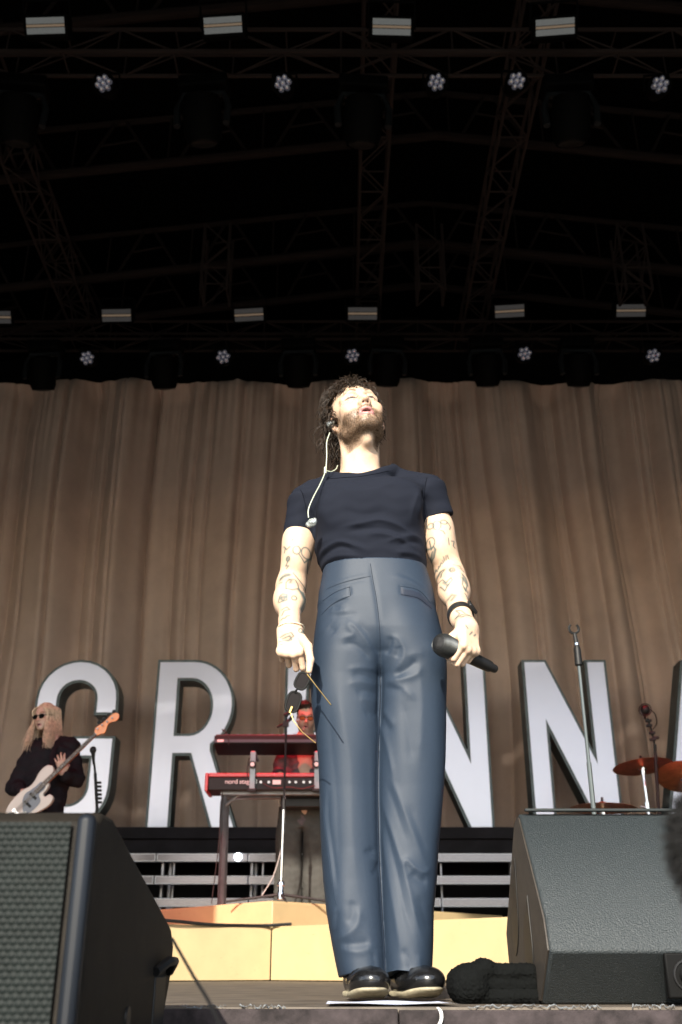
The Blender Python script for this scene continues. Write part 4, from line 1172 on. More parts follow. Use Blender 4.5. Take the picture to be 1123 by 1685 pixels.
mic = thing('microphone', Vector(micH), 'black wireless microphone held low in the singer\'s hand', 'microphone')
Mm = Matrix.Translation(Vector(micT)) @ Vector(ax).to_track_quat('Z', 'Y').to_matrix().to_4x4()
ML = float(np.linalg.norm(micH - micT))
GRIL = mat('microphone_grille', (.02, .02, .021), .35, .6, bump=(900, .9, .002))
part('body', MB().lathe([(.0005, 0), (.0115, .0), (.0125, .006), (.0125, .022), (.0165, .026), (.0175, .04), (.0185, ML * .55), (.0215, ML * .76), (.024, ML * .80)], Mm, 28), mat('microphone_body', (.012, .012, .013), .4), mic)
gm = MB().lathe([(.023, ML * .80), (.0285, ML * .83), (.030, ML * .845), (.0305, ML * .9), (.0315, ML * .96), (.031, ML * 1.0), (.027, ML * 1.06), (.018, ML * 1.10), (.008, ML * 1.113), (.0005, ML * 1.115)], Mm, 36)
part('grille', gm, GRIL, mic)
wires = MB()
for k in range(20):
    z = ML * (.85 + .012 * k); r = float(np.interp(z / ML, [.84, .9, .96, 1.0, 1.06, 1.10], [.030, .0305, .0315, .031, .027, .018])) + .0004
    wires.ring([Mm @ Vector((r * math.cos(2*math.pi*i/24), r * math.sin(2*math.pi*i/24), z)) for i in range(24)], .0009, 4)
part('mesh_wire', wires, mat('grille_wire', (.10, .105, .105), .3, .8), mic)

WB = mat('watch_black', (.012, .012, .013), .45)
watch = thing('smartwatch', Vector(wR), 'black smartwatch strapped on the singer\'s wrist above the microphone', 'watch')
wd = (wR2 - wR) + (wR - eR) * .35; wd /= np.linalg.norm(wd); wc = wR + (wR2 - wR) * .12
wx = np.cross(wd, A3((0, 1, 0))); wx /= np.linalg.norm(wx); wy = np.cross(wx, wd)
def wrap(c0, d, x, y, hw, gap, n=36):
    q = bv - c0; h = q @ d; m = (np.abs(h) < hw) & (np.linalg.norm(q, axis=1) < .07); q = q[m]
    c1 = c0 + q.mean(0) - d * (q @ d).mean(); q = bv[m] - c1
    an = np.arctan2(q @ y, q @ x); rr = np.hypot(q @ x, q @ y); out = []
    for a in np.linspace(-math.pi, math.pi, n, endpoint=False):
        w_ = np.abs((an - a + math.pi) % (2 * math.pi) - math.pi) < .22
        out.append(rr[w_].max() if w_.any() else .03)
    out = np.array(out); out = (out + np.roll(out, 1) + np.roll(out, -1)) / 3 + gap
    return c1, [c1 + (x * math.cos(a) + y * math.sin(a)) * r for a, r in zip(np.linspace(-math.pi, math.pi, n, endpoint=False), out)], float(out.mean())
wc, pts, wrr = wrap(wc, wd, wx, wy, .010, .002)
part('band', MB().ring(pts, .0017, 8, 7.0), WB, watch)
fd = A3((.75, -.66, 0)); fd = fd - wd * (fd @ wd); fd /= np.linalg.norm(fd)
fx = np.cross(wd, fd); Mw = Matrix(((fx[0], wd[0], fd[0], 0), (fx[1], wd[1], fd[1], 0), (fx[2], wd[2], fd[2], 0), (0, 0, 0, 1))); Mw.translation = Vector(wc + fd * (wrr + .004))
part('case', MB().box((-.0185, -.0135, -.005), (.0185, .0135, .004), Mw), WB, watch, bevel=.002)
part('screen', MB().box((-.0165, -.0115, .0042), (.0165, .0115, .0055), Mw), mat('watch_glass', (.008, .008, .01), .06), watch, bevel=.001)

bpts = wrap(wL + fL * .006, (fL - .25 * tL) / np.linalg.norm(fL - .25 * tL), tL, nL, .004, .0015)[1]
tag(link('bracelet', MB().ring(bpts, .0018, 6).mesh('bracelet'), mat('pale_string', (.62, .55, .42), .6)), 'thin pale bracelet on the wrist of the hand holding sunglasses', 'bracelet')

GOLD = mat('gold_wire', (.30, .21, .08), .35, 1)
SGL = mat('dark_lens', (.0035, .0018, .0025), .5, spec=.08)
SGF = mat('black_frame', (.002, .002, .0022), .5, spec=.12)
sg = thing('sunglasses', P(497, 1112, 2.68), 'dark oblong sunglasses with gold temples dangling from the singer\'s hand', 'sunglasses')
def lens_poly(c, ang, a, b, D, k=3.2, n=20):
    r = []
    for i in range(n):
        t = 2 * math.pi * i / n
        x = a * abs(math.cos(t)) ** (2/k) * (1 if math.cos(t) > 0 else -1); y = b * abs(math.sin(t)) ** (2/k) * (1 if math.sin(t) > 0 else -1)
        r.append(P(c[0] + x * math.cos(ang) - y * math.sin(ang), c[1] + x * math.sin(ang) + y * math.cos(ang), D))
    return r
for (c, an, a, b) in (((497.5, 1120.5), rad(117), 14.5, 10.5), ((483, 1155), rad(108), 17, 11.5)):
    q = lens_poly(c, an, a - 1.5, b - 1.5, 2.672)
    part('lens', MB().prism(q, (0, .003, 0)), SGL, sg)
    part('rim', MB().ring(lens_poly(c, an, a - .6, b - .6, 2.673), .0034, 6), SGF, sg)
part('bridge', MB().tube([P(489.5, 1134, 2.673), P(487, 1137, 2.671), P(487, 1141, 2.673)], .0032, 6), SGF, sg)
part('temple', MB().tube([P(503, 1106, 2.675), P(520, 1128, 2.655), P(545, 1160, 2.62)], [.0022, .0013, .0018], 6), GOLD, sg)
part('temple', MB().tube([P(478, 1170, 2.672), P(483, 1186, 2.665), P(498, 1205, 2.65), P(520, 1223, 2.63)], [.0018, .0011, .0011, .0016], 6), GOLD, sg)
part('hinge', MB().tube([P(481, 1163, 2.670), P(477, 1173, 2.670)], .0046, 6), GOLD, sg)
tag(link('ring', MB().ring([Vector(p) for p in [gp + nR * .030 + fR * -.004 - tR * .012 + (tR * math.cos(a) + fR * .25 * math.sin(a) - nR * math.sin(a)) * .0105 for a in np.linspace(0, 6.28, 20, endpoint=False)]], .0016, 6).mesh('ring'), GOLD), 'small gold ring on the finger around the microphone', 'ring')

# ------------------------------------------------------------------ keyboards and their stand
z8 = lambda a, b, D: P(320 + a / 3.83, 1080 + b / 3.83, D)
RED = mat('keyboard_red', (.42, .022, .03), .35, coat=.3, noise=(20, .15))
KBK = mat('keyboard_black', (.009, .0085, .009), .5, spec=.3, noise=(30, .2))
WHT = mat('white_print', (.75, .75, .75), .6)
def text_mesh(s, size, M4):
    c = bpy.data.curves.new('t', 'FONT'); c.body = s; c.size = size; c.extrude = .0008; c.space_character = .92
    o = bpy.data.objects.new('tmp', c); COL.objects.link(o); bpy.context.view_layer.update()
    me = bpy.data.meshes.new_from_object(o.evaluated_get(bpy.context.evaluated_depsgraph_get())); bpy.data.objects.remove(o)
    me.transform(M4); me.materials.clear(); return me
FACE = lambda p: Matrix.Translation(p) @ Matrix.Rotation(rad(90), 4, 'X')
KD = 8.66
a, b = z8(70, 735, KD), z8(75, 850, KD)
x0, zt, zb = a.x, a.z, b.z; x1 = x0 + 1.29
kb = thing('keyboard', ((x0 + x1) / 2, KD, zb), 'red stage keyboard on the lower tier of the stand', 'keyboard')
part('case', MB().box((x0 + .03, KD, zb + .01), (x1 - .03, KD + .33, zt - .035)), KBK, kb, bevel=.006)
part('top_panel', MB().box((x0 + .03, KD - .004, zt - .033), (x1 - .03, KD + .33, zt)), RED, kb, bevel=.006)
part('end_cheek', MB().box((x0, KD - .006, zb), (x0 + .028, KD + .34, zt)), RED, kb, bevel=.006)
part('end_cheek', MB().box((x1 - .028, KD - .006, zb), (x1, KD + .34, zt)), RED, kb, bevel=.006)
tm = text_mesh('nord stage 3', .052, FACE(z8(193, 802, KD - .004)))
tx = [v.co.x for v in tm.vertices]; w = max(tx) - min(tx); want = z8(393, 800, KD).x - z8(193, 800, KD).x
for v in tm.vertices: v.co.x = min(tx) + (v.co.x - min(tx)) * want / w
link('lettering', tm, WHT, kb)
for q in (420, 470, 600, 640, 690, 730):
    p = z8(q, 793, KD - .002)
    part('socket', MB().cyl(p + Vector((0, .004, 0)), p - Vector((0, .008, 0)), .011, n=10), M['steel'], kb)
p = z8(520, 793, KD - .003); part('rating_plate', MB().box((p.x - .035, p.y - .002, p.z - .018), (p.x + .035, p.y + .002, p.z + .018)), WHT, kb)
for k in range(26):
    xx = x0 + .06 + k * .045
    part('key', MB().box((xx, KD + .335, zt - .05), (xx + .04, KD + .46, zt - .028)), WHT, kb)
KU = 8.72
Mu = Matrix.Translation(z8(124, 540, KU)) @ Matrix.Rotation(rad(-9), 4, 'X')
W2 = 1.20
ku = thing('keyboard', z8(124, 540, KU) + Vector((W2 / 2, 0, 0)), 'black keyboard on the upper tier of the stand, seen from below', 'keyboard')
part('case', MB().box((0, .0, -.012), (W2, .30, .06), Mu), KBK, ku, bevel=.004)
part('edge_strip', MB().box((.004, -.006, -.004), (W2 - .004, -.001, .022), Mu), mat('keyboard_edge', (.06, .075, .09), .35), ku)
part('top_panel', MB().box((0.01, .02, .061), (W2 - .01, .30, .078), Mu), mat('keyboard_top_panel', (.07, .018, .022), .35), ku, bevel=.003)
part('rating_plate', MB().box((.03, -.009, -.002), (.085, -.0065, .020), Mu), WHT, ku)
for k in range(9):
    part('knob', MB().cyl(Mu @ Vector((.1 + k * .1, .07, .078)), Mu @ Vector((.1 + k * .1, .07, .10)), .012, n=8), M['steel'], ku)
STD = mat('stand_grey_steel', (.20, .20, .215), .4, .6, noise=(12, .2))
ks = thing('keyboard_stand', z8(180, 1540, 8.8), 'grey two-tier steel keyboard stand on the cream riser', 'stand')
zr_ = .546
lt = z8(190, 868, 8.78); lb_ = Vector((z8(165, 1545, 8.78).x, 8.78, zr_ + .003))
part('rail', MB().box((lt.x - .03, 8.74, lt.z - .012), (lt.x + 1.1, 8.80, lt.z + .034)), STD, ks, bevel=.004)
part('rail', MB().box((lt.x - .03, 8.94, lt.z - .012), (lt.x + 1.1, 9.0, lt.z + .034)), STD, ks, bevel=.004)
part('leg', MB().tube([lt + Vector((.0, 0, -.01)), lb_], .026, 4), STD, ks)
part('leg', MB().tube([lt + Vector((1.06, 0, -.01)), Vector((lb_.x + 1.1, 8.78, zr_ + .003))], .026, 4), STD, ks)
part('leg', MB().tube([lt + Vector((.0, .2, -.01)), lb_ + Vector((0, .2, 0))], .026, 4), STD, ks)
part('brace', MB().tube([lt + Vector((.01, 0, -.10)), lt + Vector((.12, 0, -.005))], .014, 6), STD, ks)
for q in (372, 775):
    u, l = z8(q, 600, 8.63), z8(q, 838, 8.63)
    part('tier_arm', MB().box((u.x - .025, 8.625, l.z), (u.x + .025, 8.655, u.z)), STD, ks, bevel=.004)
    part('tier_bracket', MB().box((u.x - .022, 8.63, u.z - .02), (u.x + .022, 9.0, u.z + .005)), STD, ks, bevel=.004)
    part('tier_foot', MB().box((u.x - .04, 8.615, l.z - .02), (u.x + .04, 8.66, l.z + .005)), KBK, ks, bevel=.004)
    kx = z8(q - 4, 684, 8.62)
    part('knob', MB().cyl(kx, kx - Vector((0, .028, 0)), .030, n=14), KBK, ks)
    part('knob_cap', MB().cyl(kx - Vector((0, .0285, 0)), kx - Vector((0, .031, 0)), .018, n=14), WHT, ks)
for pts, nm in (([(375, 850), (360, 950), (352, 1150), (330, 1350), (303, 1560)], 'thin dark cable hanging down beside the keyboard stand leg'),
                ([(345, 640), (335, 700), (333, 770)], 'thin cable between the two keyboards'), ([(185, 475), (175, 460), (200, 480), (215, 520), (218, 560)], 'thin cable looping over the left end of the upper keyboard'),
                ([(430, 800), (500, 830), (600, 825), (680, 835), (760, 815)], 'thin cables drooping behind the red keyboard'), ([(572, 840), (570, 1000), (550, 1200), (500, 1380), (425, 1510)], 'pale cable running down beside the microphone stand pole')):
    a5 = (nm.startswith('thin dark'))
    pp = [z8((a_ - 195 if a5 else a_), b_, 8.60 if not a5 else 8.74) for a_, b_ in pts]
    tag(link('cable', MB().tube([Vector(p) for p in spl(pp, 5)], .0045, 5).mesh('cable'), mat('cable_sheath', (.035, .02, .02) if 'pale' not in nm else (.3, .28, .27), .6)), nm, 'cable')
bx_ = [z8(545, 868, 8.86), z8(800, 950, 8.86)]
sb = thing('black_case', ((bx_[0].x + bx_[1].x) / 2, 8.9, bx_[1].z), 'black flat case hanging under the red keyboard', 'case')
part('body', MB().box((bx_[0].x, 8.86, bx_[1].z), (bx_[1].x + .3, 9.05, bx_[0].z - .03)), KBK, sb, bevel=.01)
part('lid', MB().box((bx_[0].x, 8.86, bx_[0].z - .028), (bx_[1].x + .3, 9.05, bx_[0].z - .004)), KBK, sb, bevel=.005)

# ------------------------------------------------------------------ microphone stands
def mic_head(t, p, d, r=.024, L=.16):
    Mm_ = Matrix.Translation(p) @ Vector(d).to_track_quat('Z', 'Y').to_matrix().to_4x4()
    part('microphone_body', MB().lathe([(.001, -L), (.010, -L), (.013, -L * .5), (.018, -r * .9), (.018, -r * .5)], Mm_, 14), M['metal_black'], t)
    part('microphone_grille', MB().lathe([(r * .8, -r * .8), (r, -r * .3), (r, r * .2), (r * .8, r * .7), (r * .4, r), (.001, r * 1.05)], Mm_, 16), GRIL, t)
ms = thing('microphone_stand', P(462, 1483, 8.3), 'thin microphone stand with folding tripod in front of the keyboards', 'stand')
base = P(462, 1484, 8.3); base.z = .548
top = P(472, 1178, 8.3); mid = base.lerp(top, .50)
part('pole', MB().cyl(base + Vector((0, 0, .09)), mid, .0125, n=10), M['chrome'], ms)
part('upper_pole', MB().cyl(mid, top, .009, n=8), M['metal_black'], ms)
part('clutch', MB().cyl(mid - Vector((0, 0, .03)), mid + Vector((0, 0, .05)), .016, n=10), M['metal_black'], ms)
part('hub', MB().lathe([(.012, .02), (.026, .025), (.028, .07), (.022, .085), (.022, .12), (.03, .125), (.028, .15), (.014, .16)], Matrix.Translation(base), 14), M['chrome'], ms)
for px_ in (372, 545, 470):
    e = P(px_, 1482, 8.3 if px_ != 470 else 8.12); e.z = .555
    part('leg', MB().tube([base + Vector((0, 0, .06)), e], [.011, .009], 8), M['metal_black'], ms)
part('clamp', MB().box((top.x - .03, top.y - .02, top.z - .09), (top.x + .02, top.y + .02, top.z - .05)).cyl(top + Vector((-.03, 0, -.07)), top + Vector((-.075, -.02, -.10)), .008).cyl(top + Vector((0, 0, -.06)), top + Vector((.05, .02, .0)), .014), KBK, ms)
part('clip', MB().cyl(top + Vector((-.02, 0, 0)), top + Vector((.03, 0, .03)), .017).cyl(top, top + Vector((.02, 0, .05)), .012), KBK, ms)

es = thing('microphone_stand', P(1000, 1626, 4.7), 'tall straight empty microphone stand with open clip behind the right speaker', 'stand')
b0 = P(1000, 1626, 4.7); b0.z = 0; tp_ = P(948, 1048, 4.7); b0.x = tp_.x + .0; b0.z = 0
tp_ = Vector((tp_.x, 4.7, tp_.z))
H_ = tp_.z
grip0, grip1 = P(951, 1062, 4.7).z, P(953, 1096, 4.7).z
part('base', MB().lathe([(.001, 0.001), (.15, .001), (.15, .012), (.12, .02), (.03, .03), (.001, .03)], Matrix.Translation(b0), 24), M['metal_black'], es)
DST = mat('dark_steel_pole', (.10, .115, .115), .4, .6)
part('pole', MB().cyl((b0.x, 4.7, .03), (b0.x, 4.7, .95), .0115, n=10), DST, es)
part('upper_pole', MB().cyl((b0.x, 4.7, .95), (b0.x, 4.7, grip1), .0085, n=10), DST, es)
part('hand_grip', MB().lathe([(.012, grip1), (.019, grip1 + .006), (.017, grip0 - .02), (.012, grip0)], Matrix.Translation((b0.x, 4.7, 0)), 14), M['metal_black'], es)
part('collar', MB().cyl((b0.x, 4.7, grip0), (b0.x, 4.7, grip0 + .012), .011, n=10), M['chrome'], es)
part('clip', MB().tube([(b0.x, 4.7, grip0 + .012), (b0.x - .004, 4.7, grip0 + .06)], [.012, .009], 8).tube([(b0.x - .006 + .024 * math.cos(q), 4.7, grip0 + .085 + .024 * math.sin(q)) for q in np.linspace(rad(125), rad(415), 14)], .0065, 6), M['metal_black'], es)

bs = thing('microphone_stand', P(160, 1480, 8.4), 'slim microphone stand with clips beside the bass player', 'stand')
q0, q1 = P(160, 1330, 8.4), P(157, 1272, 8.4)
part('pole', MB().tube([(q0.x, 8.4, .555), q0, q1], .013, 8), M['metal_black'], bs)
part('gooseneck', MB().tube([q1, P(155.5, 1258, 8.4), P(154.5, 1250, 8.38)], .009, 8), M['metal_black'], bs)
mic_head(bs, P(153.5, 1234, 8.36), (-.1, -.25, 1), .028, .12)
for k in range(6):
    c = P(160.5 + k * .2, 1288 + k * 6.5, 8.39)
    part('clip', MB().box((c.x - .008, c.y - .02, c.z - .009), (c.x + .034, c.y + .005, c.z + .009)), M['metal_black'], bs, bevel=.003)
part('foot', MB().lathe([(.001, .551), (.14, .551), (.13, .57), (.02, .59)], Matrix.Translation((q0.x, 8.4, 0)), 20), M['metal_black'], bs)

# ------------------------------------------------------------------ drum kit: cymbals and an overhead microphone
dp = thing('drum_platform', (3.8, 10.2, 0), 'black platform under the cymbals behind the right speaker', 'platform')
part('deck_board', MB().box((2.1, 9.2, .75), (5.6, 10.9, .80)), M['deck'], dp)
part('core', MB().box((2.15, 9.25, 0), (5.55, 10.85, .749)), M['deck'], dp)
BRZ = mat('cymbal_bronze', (.62, .33, .15), .32, .85, noise=(14, .2))
def cymbal(px, py, D, r, tilt, label, bowl=1):
    c = P(px, py, D)
    t = thing('cymbal', Vector((c.x, c.y, .8)), label, 'cymbal', 'cymbals of the drum kit')
    Mc = Matrix.Translation(c) @ Matrix.Rotation(rad(tilt[1]), 4, 'Y') @ Matrix.Rotation(rad(-tilt[0]), 4, 'X')
    prof = [(r, -.022), (r * .98, -.019), (r * .7, -.004), (r * .4, .008), (r * .24, .014), (r * .18, .030), (r * .08, .042), (.008, .045)]
    part('plate', MB().lathe([(q, z - .003) for q, z in reversed(prof)][:0] + prof + [(.008, .041)] + [(q, z - .004) for q, z in reversed(prof[1:-1])] + [(r - .001, -.0235)], Mc, 40), BRZ, t)
    part('wing_nut', MB().cyl(Mc @ Vector((0, 0, .04)), Mc @ Vector((0, 0, .085)), .012, n=8), M['metal_black'], t)
    part('felt', MB().cyl(Mc @ Vector((0, 0, -.02)), Mc @ Vector((0, 0, .012)), .02, n=10), M['metal_black'], t)
    part('tilter', MB().cyl(Mc @ Vector((0, 0, -.03)), c + Vector((0, 0, -.10)), .02, n=10).cyl(c + Vector((-.05, -.02, -.05)), c + Vector((.04, .02, -.04)), .012), M['chrome'], t)
    part('stand_pole', MB().cyl(c + Vector((.0, 0, -.09)), (c.x + .01, c.y, .805), .013, n=10), M['chrome'], t)
    part('clutch', MB().cyl(c + Vector((0, 0, -.45)), c + Vector((0, 0, -.36)), .024, n=10).cyl(c + Vector((0, 0, -.41)), c + Vector((-.07, -.01, -.40)), .010), M['chrome'], t)
    for an in (90, 210, 330):
        part('leg', MB().cyl((c.x + .01, c.y, 1.0), (c.x + .01 + .28 * math.cos(rad(an)), c.y + .28 * math.sin(rad(an)), .806), .010, n=6), M['chrome'], t)
cymbal(1057, 1258, 9.9, .29, (7, -3), 'middle cymbal on a chrome stand right of the empty microphone stand')
cymbal(1128, 1275, 9.6, .27, (22, 10), 'tilted cymbal cut by the right frame edge')
cymbal(992, 1327, 9.7, .31, (2, 2), 'low flat cymbal just above the right speaker')
ds = thing('microphone_stand', P(1085, 1400, 9.4), 'bent overhead microphone stand above the cymbals', 'stand')
e0 = P(1084, 1330, 9.4)
part('pole', MB().tube([(e0.x + .02, 9.4, .805), e0, P(1078, 1225, 9.4)], .016, 8), M['metal_black'], ds)
part('boom', MB().tube([P(1079, 1232, 9.4), P(1072, 1200, 9.38), P(1066, 1182, 9.36)], .010, 8), M['metal_black'], ds)
mic_head(ds, P(1062, 1168, 9.34), (-.15, -.8, .5), .046, .12)
part('shock_ring', MB().ring([P(1062 + 10 * math.cos(q), 1168 + 10 * math.sin(q), 9.3) for q in np.linspace(0, 6.283, 24, endpoint=False)], .005, 5), M['metal_black'], ds)
part('cable', MB().tube([Vector(p) for p in spl([P(1069, 1167, 9.33), P(1078, 1175, 9.32), P(1081, 1190, 9.34), P(1075, 1200, 9.37)], 5)], .005, 5), M['metal_black'], ds)
for k, (a_, b_) in enumerate(((1068, 1186), (1069, 1194), (1074, 1206), (1080, 1214), (1075, 1217))):
    c = P(a_, b_, 9.36); part('clip', MB().box((c.x - .028, c.y - .02, c.z - .012), (c.x + .024, c.y + .02, c.z + .012)), M['metal_black'], ds, bevel=.004)
part('foot', MB().lathe([(.001, .801), (.16, .801), (.15, .82), (.02, .84)], Matrix.Translation((e0.x + .02, 9.4, 0)), 20), M['metal_black'], ds)
fs = thing('floor_drum', P(1117, 1330, 9.3), 'drum hardware standing at the right frame edge under the cymbals', 'drum')
c = P(1140, 1345, 9.5)
part('shell', MB().lathe([(.001, -.40), (.24, -.40), (.245, -.39), (.245, -.02), (.24, 0), (.001, 0)], Matrix.Translation((c.x, c.y, c.z)), 28), mat('drum_shell', (.5, .45, .44), .3, .3), fs)
part('hoop', MB().ring([(c.x + .252 * math.cos(q), c.y + .252 * math.sin(q), c.z - .01) for q in np.linspace(0, 6.283, 28, endpoint=False)], .012, 6), M['chrome'], fs)
for q in range(6):
    an = rad(q * 60 + 200); part('lug', MB().cyl((c.x + .262 * math.cos(an), c.y + .262 * math.sin(an), c.z - .30), (c.x + .262 * math.cos(an), c.y + .262 * math.sin(an), c.z - .05), .010, n=8), M['chrome'], fs)
for q in range(3):
    an = rad(q * 120 + 250); part('leg', MB().cyl((c.x + .275 * math.cos(an), c.y + .275 * math.sin(an), .805), (c.x + .275 * math.cos(an), c.y + .275 * math.sin(an), c.z - .1), .009, n=8), M['chrome'], fs)

# ------------------------------------------------------------------ the keyboard player
KH, KR, KS = A3(P(504, 1181, 9.15)), rot(rad(4), rad(-14), rad(2)), 1.04
kp = Sculpt(); head(kp, KH, KR, KS)
kn_ = A3(P(503, 1216, 9.2))
kp.cone(KH + A3((0, .03, -.06)), kn_, .055, .06, .02)
kp.cone(kn_ - A3((0, 0, .05)), A3((KH[0], 9.22, 1.35)), .12, .13, .05)
handK = A3(P(462, 1275, 8.98)); handK2 = A3(P(540, 1275, 8.98))
for s, hd_ in ((-1, handK), (1, handK2)):
    shp = kn_ + A3((s * .17, 0, -.07)); el = shp + A3((s * .07, -.02, -.27))
    kp.chain([shp, el, hd_], [.05, .04, .03], .03)
    f_ = A3((s * -.05, -.9, -.25)); f_ /= np.linalg.norm(f_); n_ = A3((0, -.25, .95)); n_ -= f_ * (n_ @ f_); n_ /= np.linalg.norm(n_); t_ = A3((-s, 0, 0)); t_ -= f_ * (t_ @ f_); t_ -= n_ * (t_ @ n_); t_ /= np.linalg.norm(t_)
    hand(kp, hd_, f_, n_, t_, ((25, 30, 20),) * 4, [hd_ + f_ * .02 + t_ * .02, hd_ + f_ * .05 + t_ * .05, hd_ + f_ * .08 + t_ * .055])
for s in (-1, 1): kp.chain([A3((KH[0] + s * .09, 9.22, 1.38)), A3((KH[0] + s * .10, 9.2, .98)), A3((KH[0] + s * .11, 9.22, .60))], [.09, .06, .04], .03)
v, f = kp.build(KH - A3((.5, .55, 1.62)), KH + A3((.5, .35, .2)), .0068)
c = face_colours(v, KH, KR, KS, (.50, .33, .24), (.42, .2, .18), (.06, .04, .03), .5, (.14, .09, .06))
kman = link('person', skin_mesh('body', v, f, c), SKIN)
tag(kman, 'man in sunglasses and dark jacket playing the keyboards, half hidden behind the singer', 'person')
kh = Sculpt().frame(KH, KR, KS); kh.ell((0, .022, .052), (.084, .098, .084), .01); kh.box((0, -.12, -.04), (.2, .10, .105), .02, .012, R=KR, sub=True); kh.ell((-.02, -.03, .118), (.05, .06, .035), .02)
kh.box((0, .0, -.10), (.2, .2, .082), .01, .02, R=KR, sub=True)
v, f = kh.build(KH - .2, KH + .22, .005); v = v + normals(v, f) * (.006 * hashn(v[:, 0], v[:, 1], v[:, 2], 110) + .004 * hashn(v[:, 0], v[:, 1], v[:, 2], 260))[:, None]
link('hair', skin_mesh('hair', v, f), HAIR, kman)
kj = Sculpt()
kj.loft([(1.22, KH[0], 9.22, .19, .13), (1.45, KH[0], 9.22, .185, .13), (1.7, KH[0], 9.22, .21, .13), (kn_[2] - .06, KH[0], 9.22, .20, .11), (kn_[2] + .0, KH[0], 9.21, .09, .08)], .02, e=2.3)
kj.cone(kn_ - A3((0, 0, .06)), kn_ + A3((0, .01, .02)), .08, .068, .03)
for s, hd_ in ((-1, handK), (1, handK2)):
    shp = kn_ + A3((s * .17, 0, -.07)); el = shp + A3((s * .07, -.02, -.27))
    kj.chain([shp, el, hd_ + (el - hd_) * .15], [.075, .064, .05], .03)
kj.cone(kn_ + A3((0, -.05, .03)), kn_ + A3((0, -.15, -.14)), .03, .025, .02, sub=True)
v, f = kj.build(KH - A3((.5, .5, 1.0)), KH + A3((.5, .3, .1)), .008); N = normals(v, f)
v = v + N * (.009 * hashn(v[:, 0], v[:, 1], v[:, 2] * 1.4, 17) + .005 * hashn(v[:, 0], v[:, 1], v[:, 2], 48))[:, None]
link('jacket', skin_mesh('jacket', v, f), mat('dark_jacket', (.055, .035, .04), .6, noise=(20, .3)), kman)
kt = Sculpt(); kx = KH[0]
l1 = [(z8(595, y, 9.2)) for y in (950, 1150, 1350, 1540)]; l2 = [(z8(768, y, 9.2)) for y in (950, 1150, 1350, 1540)]
kt.loft([(.56, l1[3].x - .01, 9.2, .125, .12), (.85, l1[2].x, 9.2, .12, .11), (1.15, l1[1].x + .0, 9.2, .115, .12), (1.40, l1[0].x + .03, 9.22, .12, .13)], .01, e=2.3)
kt.loft([(.56, l2[3].x + .01, 9.2, .125, .12), (.85, l2[2].x, 9.2, .12, .11), (1.15, l2[1].x - .0, 9.2, .115, .12), (1.40, l2[0].x - .03, 9.22, .12, .13)], .01, e=2.3)
kt.loft([(1.22, kx, 9.22, .16, .12), (1.30, kx, 9.22, .19, .13), (1.50, kx, 9.22, .18, .13)], .03, e=2.3)
v, f = kt.build((kx - .45, 9.0, .54), (kx + .5, 9.45, 1.56), .009); N = normals(v, f)
v = v + N * (.008 * hashn(v[:, 0] * 2.2, v[:, 1] * 2, v[:, 2] * .7, 12) + .003 * hashn(v[:, 0], v[:, 1], v[:, 2], 50))[:, None]
link('trousers', skin_mesh('trousers', v, f), mat('grey_trousers', (.050, .048, .044), .85, spec=.2, noise=(14, .2)), kman)
def shades(name, label, o, R, sc, lens, frame, big=1.0):
    t = thing(name, Vector(o + R @ (A3((0, -.1, 0)) * sc)), label, 'sunglasses')
    W_ = lambda p: Vector(o + R @ (A3(p) * sc))
    for s in (-1, 1):
        ring_ = [(s * .034 + .026 * big * math.copysign(abs(math.cos(q)) ** .7, math.cos(q)), -.100 + .35 * abs(.0 + s * .034 + .026 * math.cos(q)) ** 1.5, -.003 + .017 * big * math.copysign(abs(math.sin(q)) ** .8, math.sin(q))) for q in np.linspace(0, 6.283, 20, endpoint=False)]
        part('lens', MB().prism([W_(p) for p in ring_], Vector(R @ A3((0, .003, 0)))), lens, t)
        part('rim', MB().ring([W_(p) for p in ring_], .003, 5), frame, t)
        part('temple', MB().tube([W_((s * .064, -.090, .004)), W_((s * .080, -.05, .006)), W_((s * .084, .015, .0))], .003, 5), frame, t)
    part('bridge', MB().tube([W_((-.012, -.103, .004)), W_((0, -.106, .007)), W_((.012, -.103, .004))], .003, 5), frame, t)
shades('sunglasses', 'orange tinted sunglasses worn by the keyboard player', KH, KR, KS, mat('orange_lens', (.35, .07, .01), .15), SGF)

# ------------------------------------------------------------------ the bass player
BD = 8.75
z7 = lambda a, b, D=BD: P(a / 4.01, 1060 + b / 4.01, D)
BH, BR, BSC = A3(z7(300, 478)), rot(rad(-22), rad(-10), rad(-4)), .97
bp = Sculpt(); head(bp, BH, BR, BSC, .85, .92)
bn = A3(z7(345, 625, BD + .03))
bp.cone(BH + A3((.02, .03, -.06)), bn, .046, .050, .02)
bp.cone(bn - A3((0, 0, .06)), A3((bn[0], BD + .03, 1.4)), .10, .11, .05)
bsL, bsR = A3(z7(225, 680, BD + .03)), A3(z7(470, 670, BD + .05))
beL, bhL = A3(z7(95, 940, BD - .02)), A3(z7(150, 975, BD - .21))
beR, bhR = A3(z7(500, 890, BD - .02)), A3(z7(415, 855, BD - .19))
bp.chain([bsL, beL, bhL], [.042, .036, .026], .03); bp.chain([bsR, beR, bhR], [.042, .036, .026], .03)
f_ = A3((.85, -.15, -.45)); f_ /= np.linalg.norm(f_); n_ = A3((.1, -1, .3)); n_ -= f_ * (n_ @ f_); n_ /= np.linalg.norm(n_); t_ = np.cross(f_, n_); t_ = t_ if t_[2] > 0 else -t_
hand(bp, bhL, f_, n_, t_, ((30, 40, 25), (34, 44, 25), (38, 46, 25), (40, 46, 25)), [bhL + f_ * .02 + t_ * .02, bhL + f_ * .05 + t_ * .045, bhL + f_ * .08 + t_ * .045], 1.08, .15)
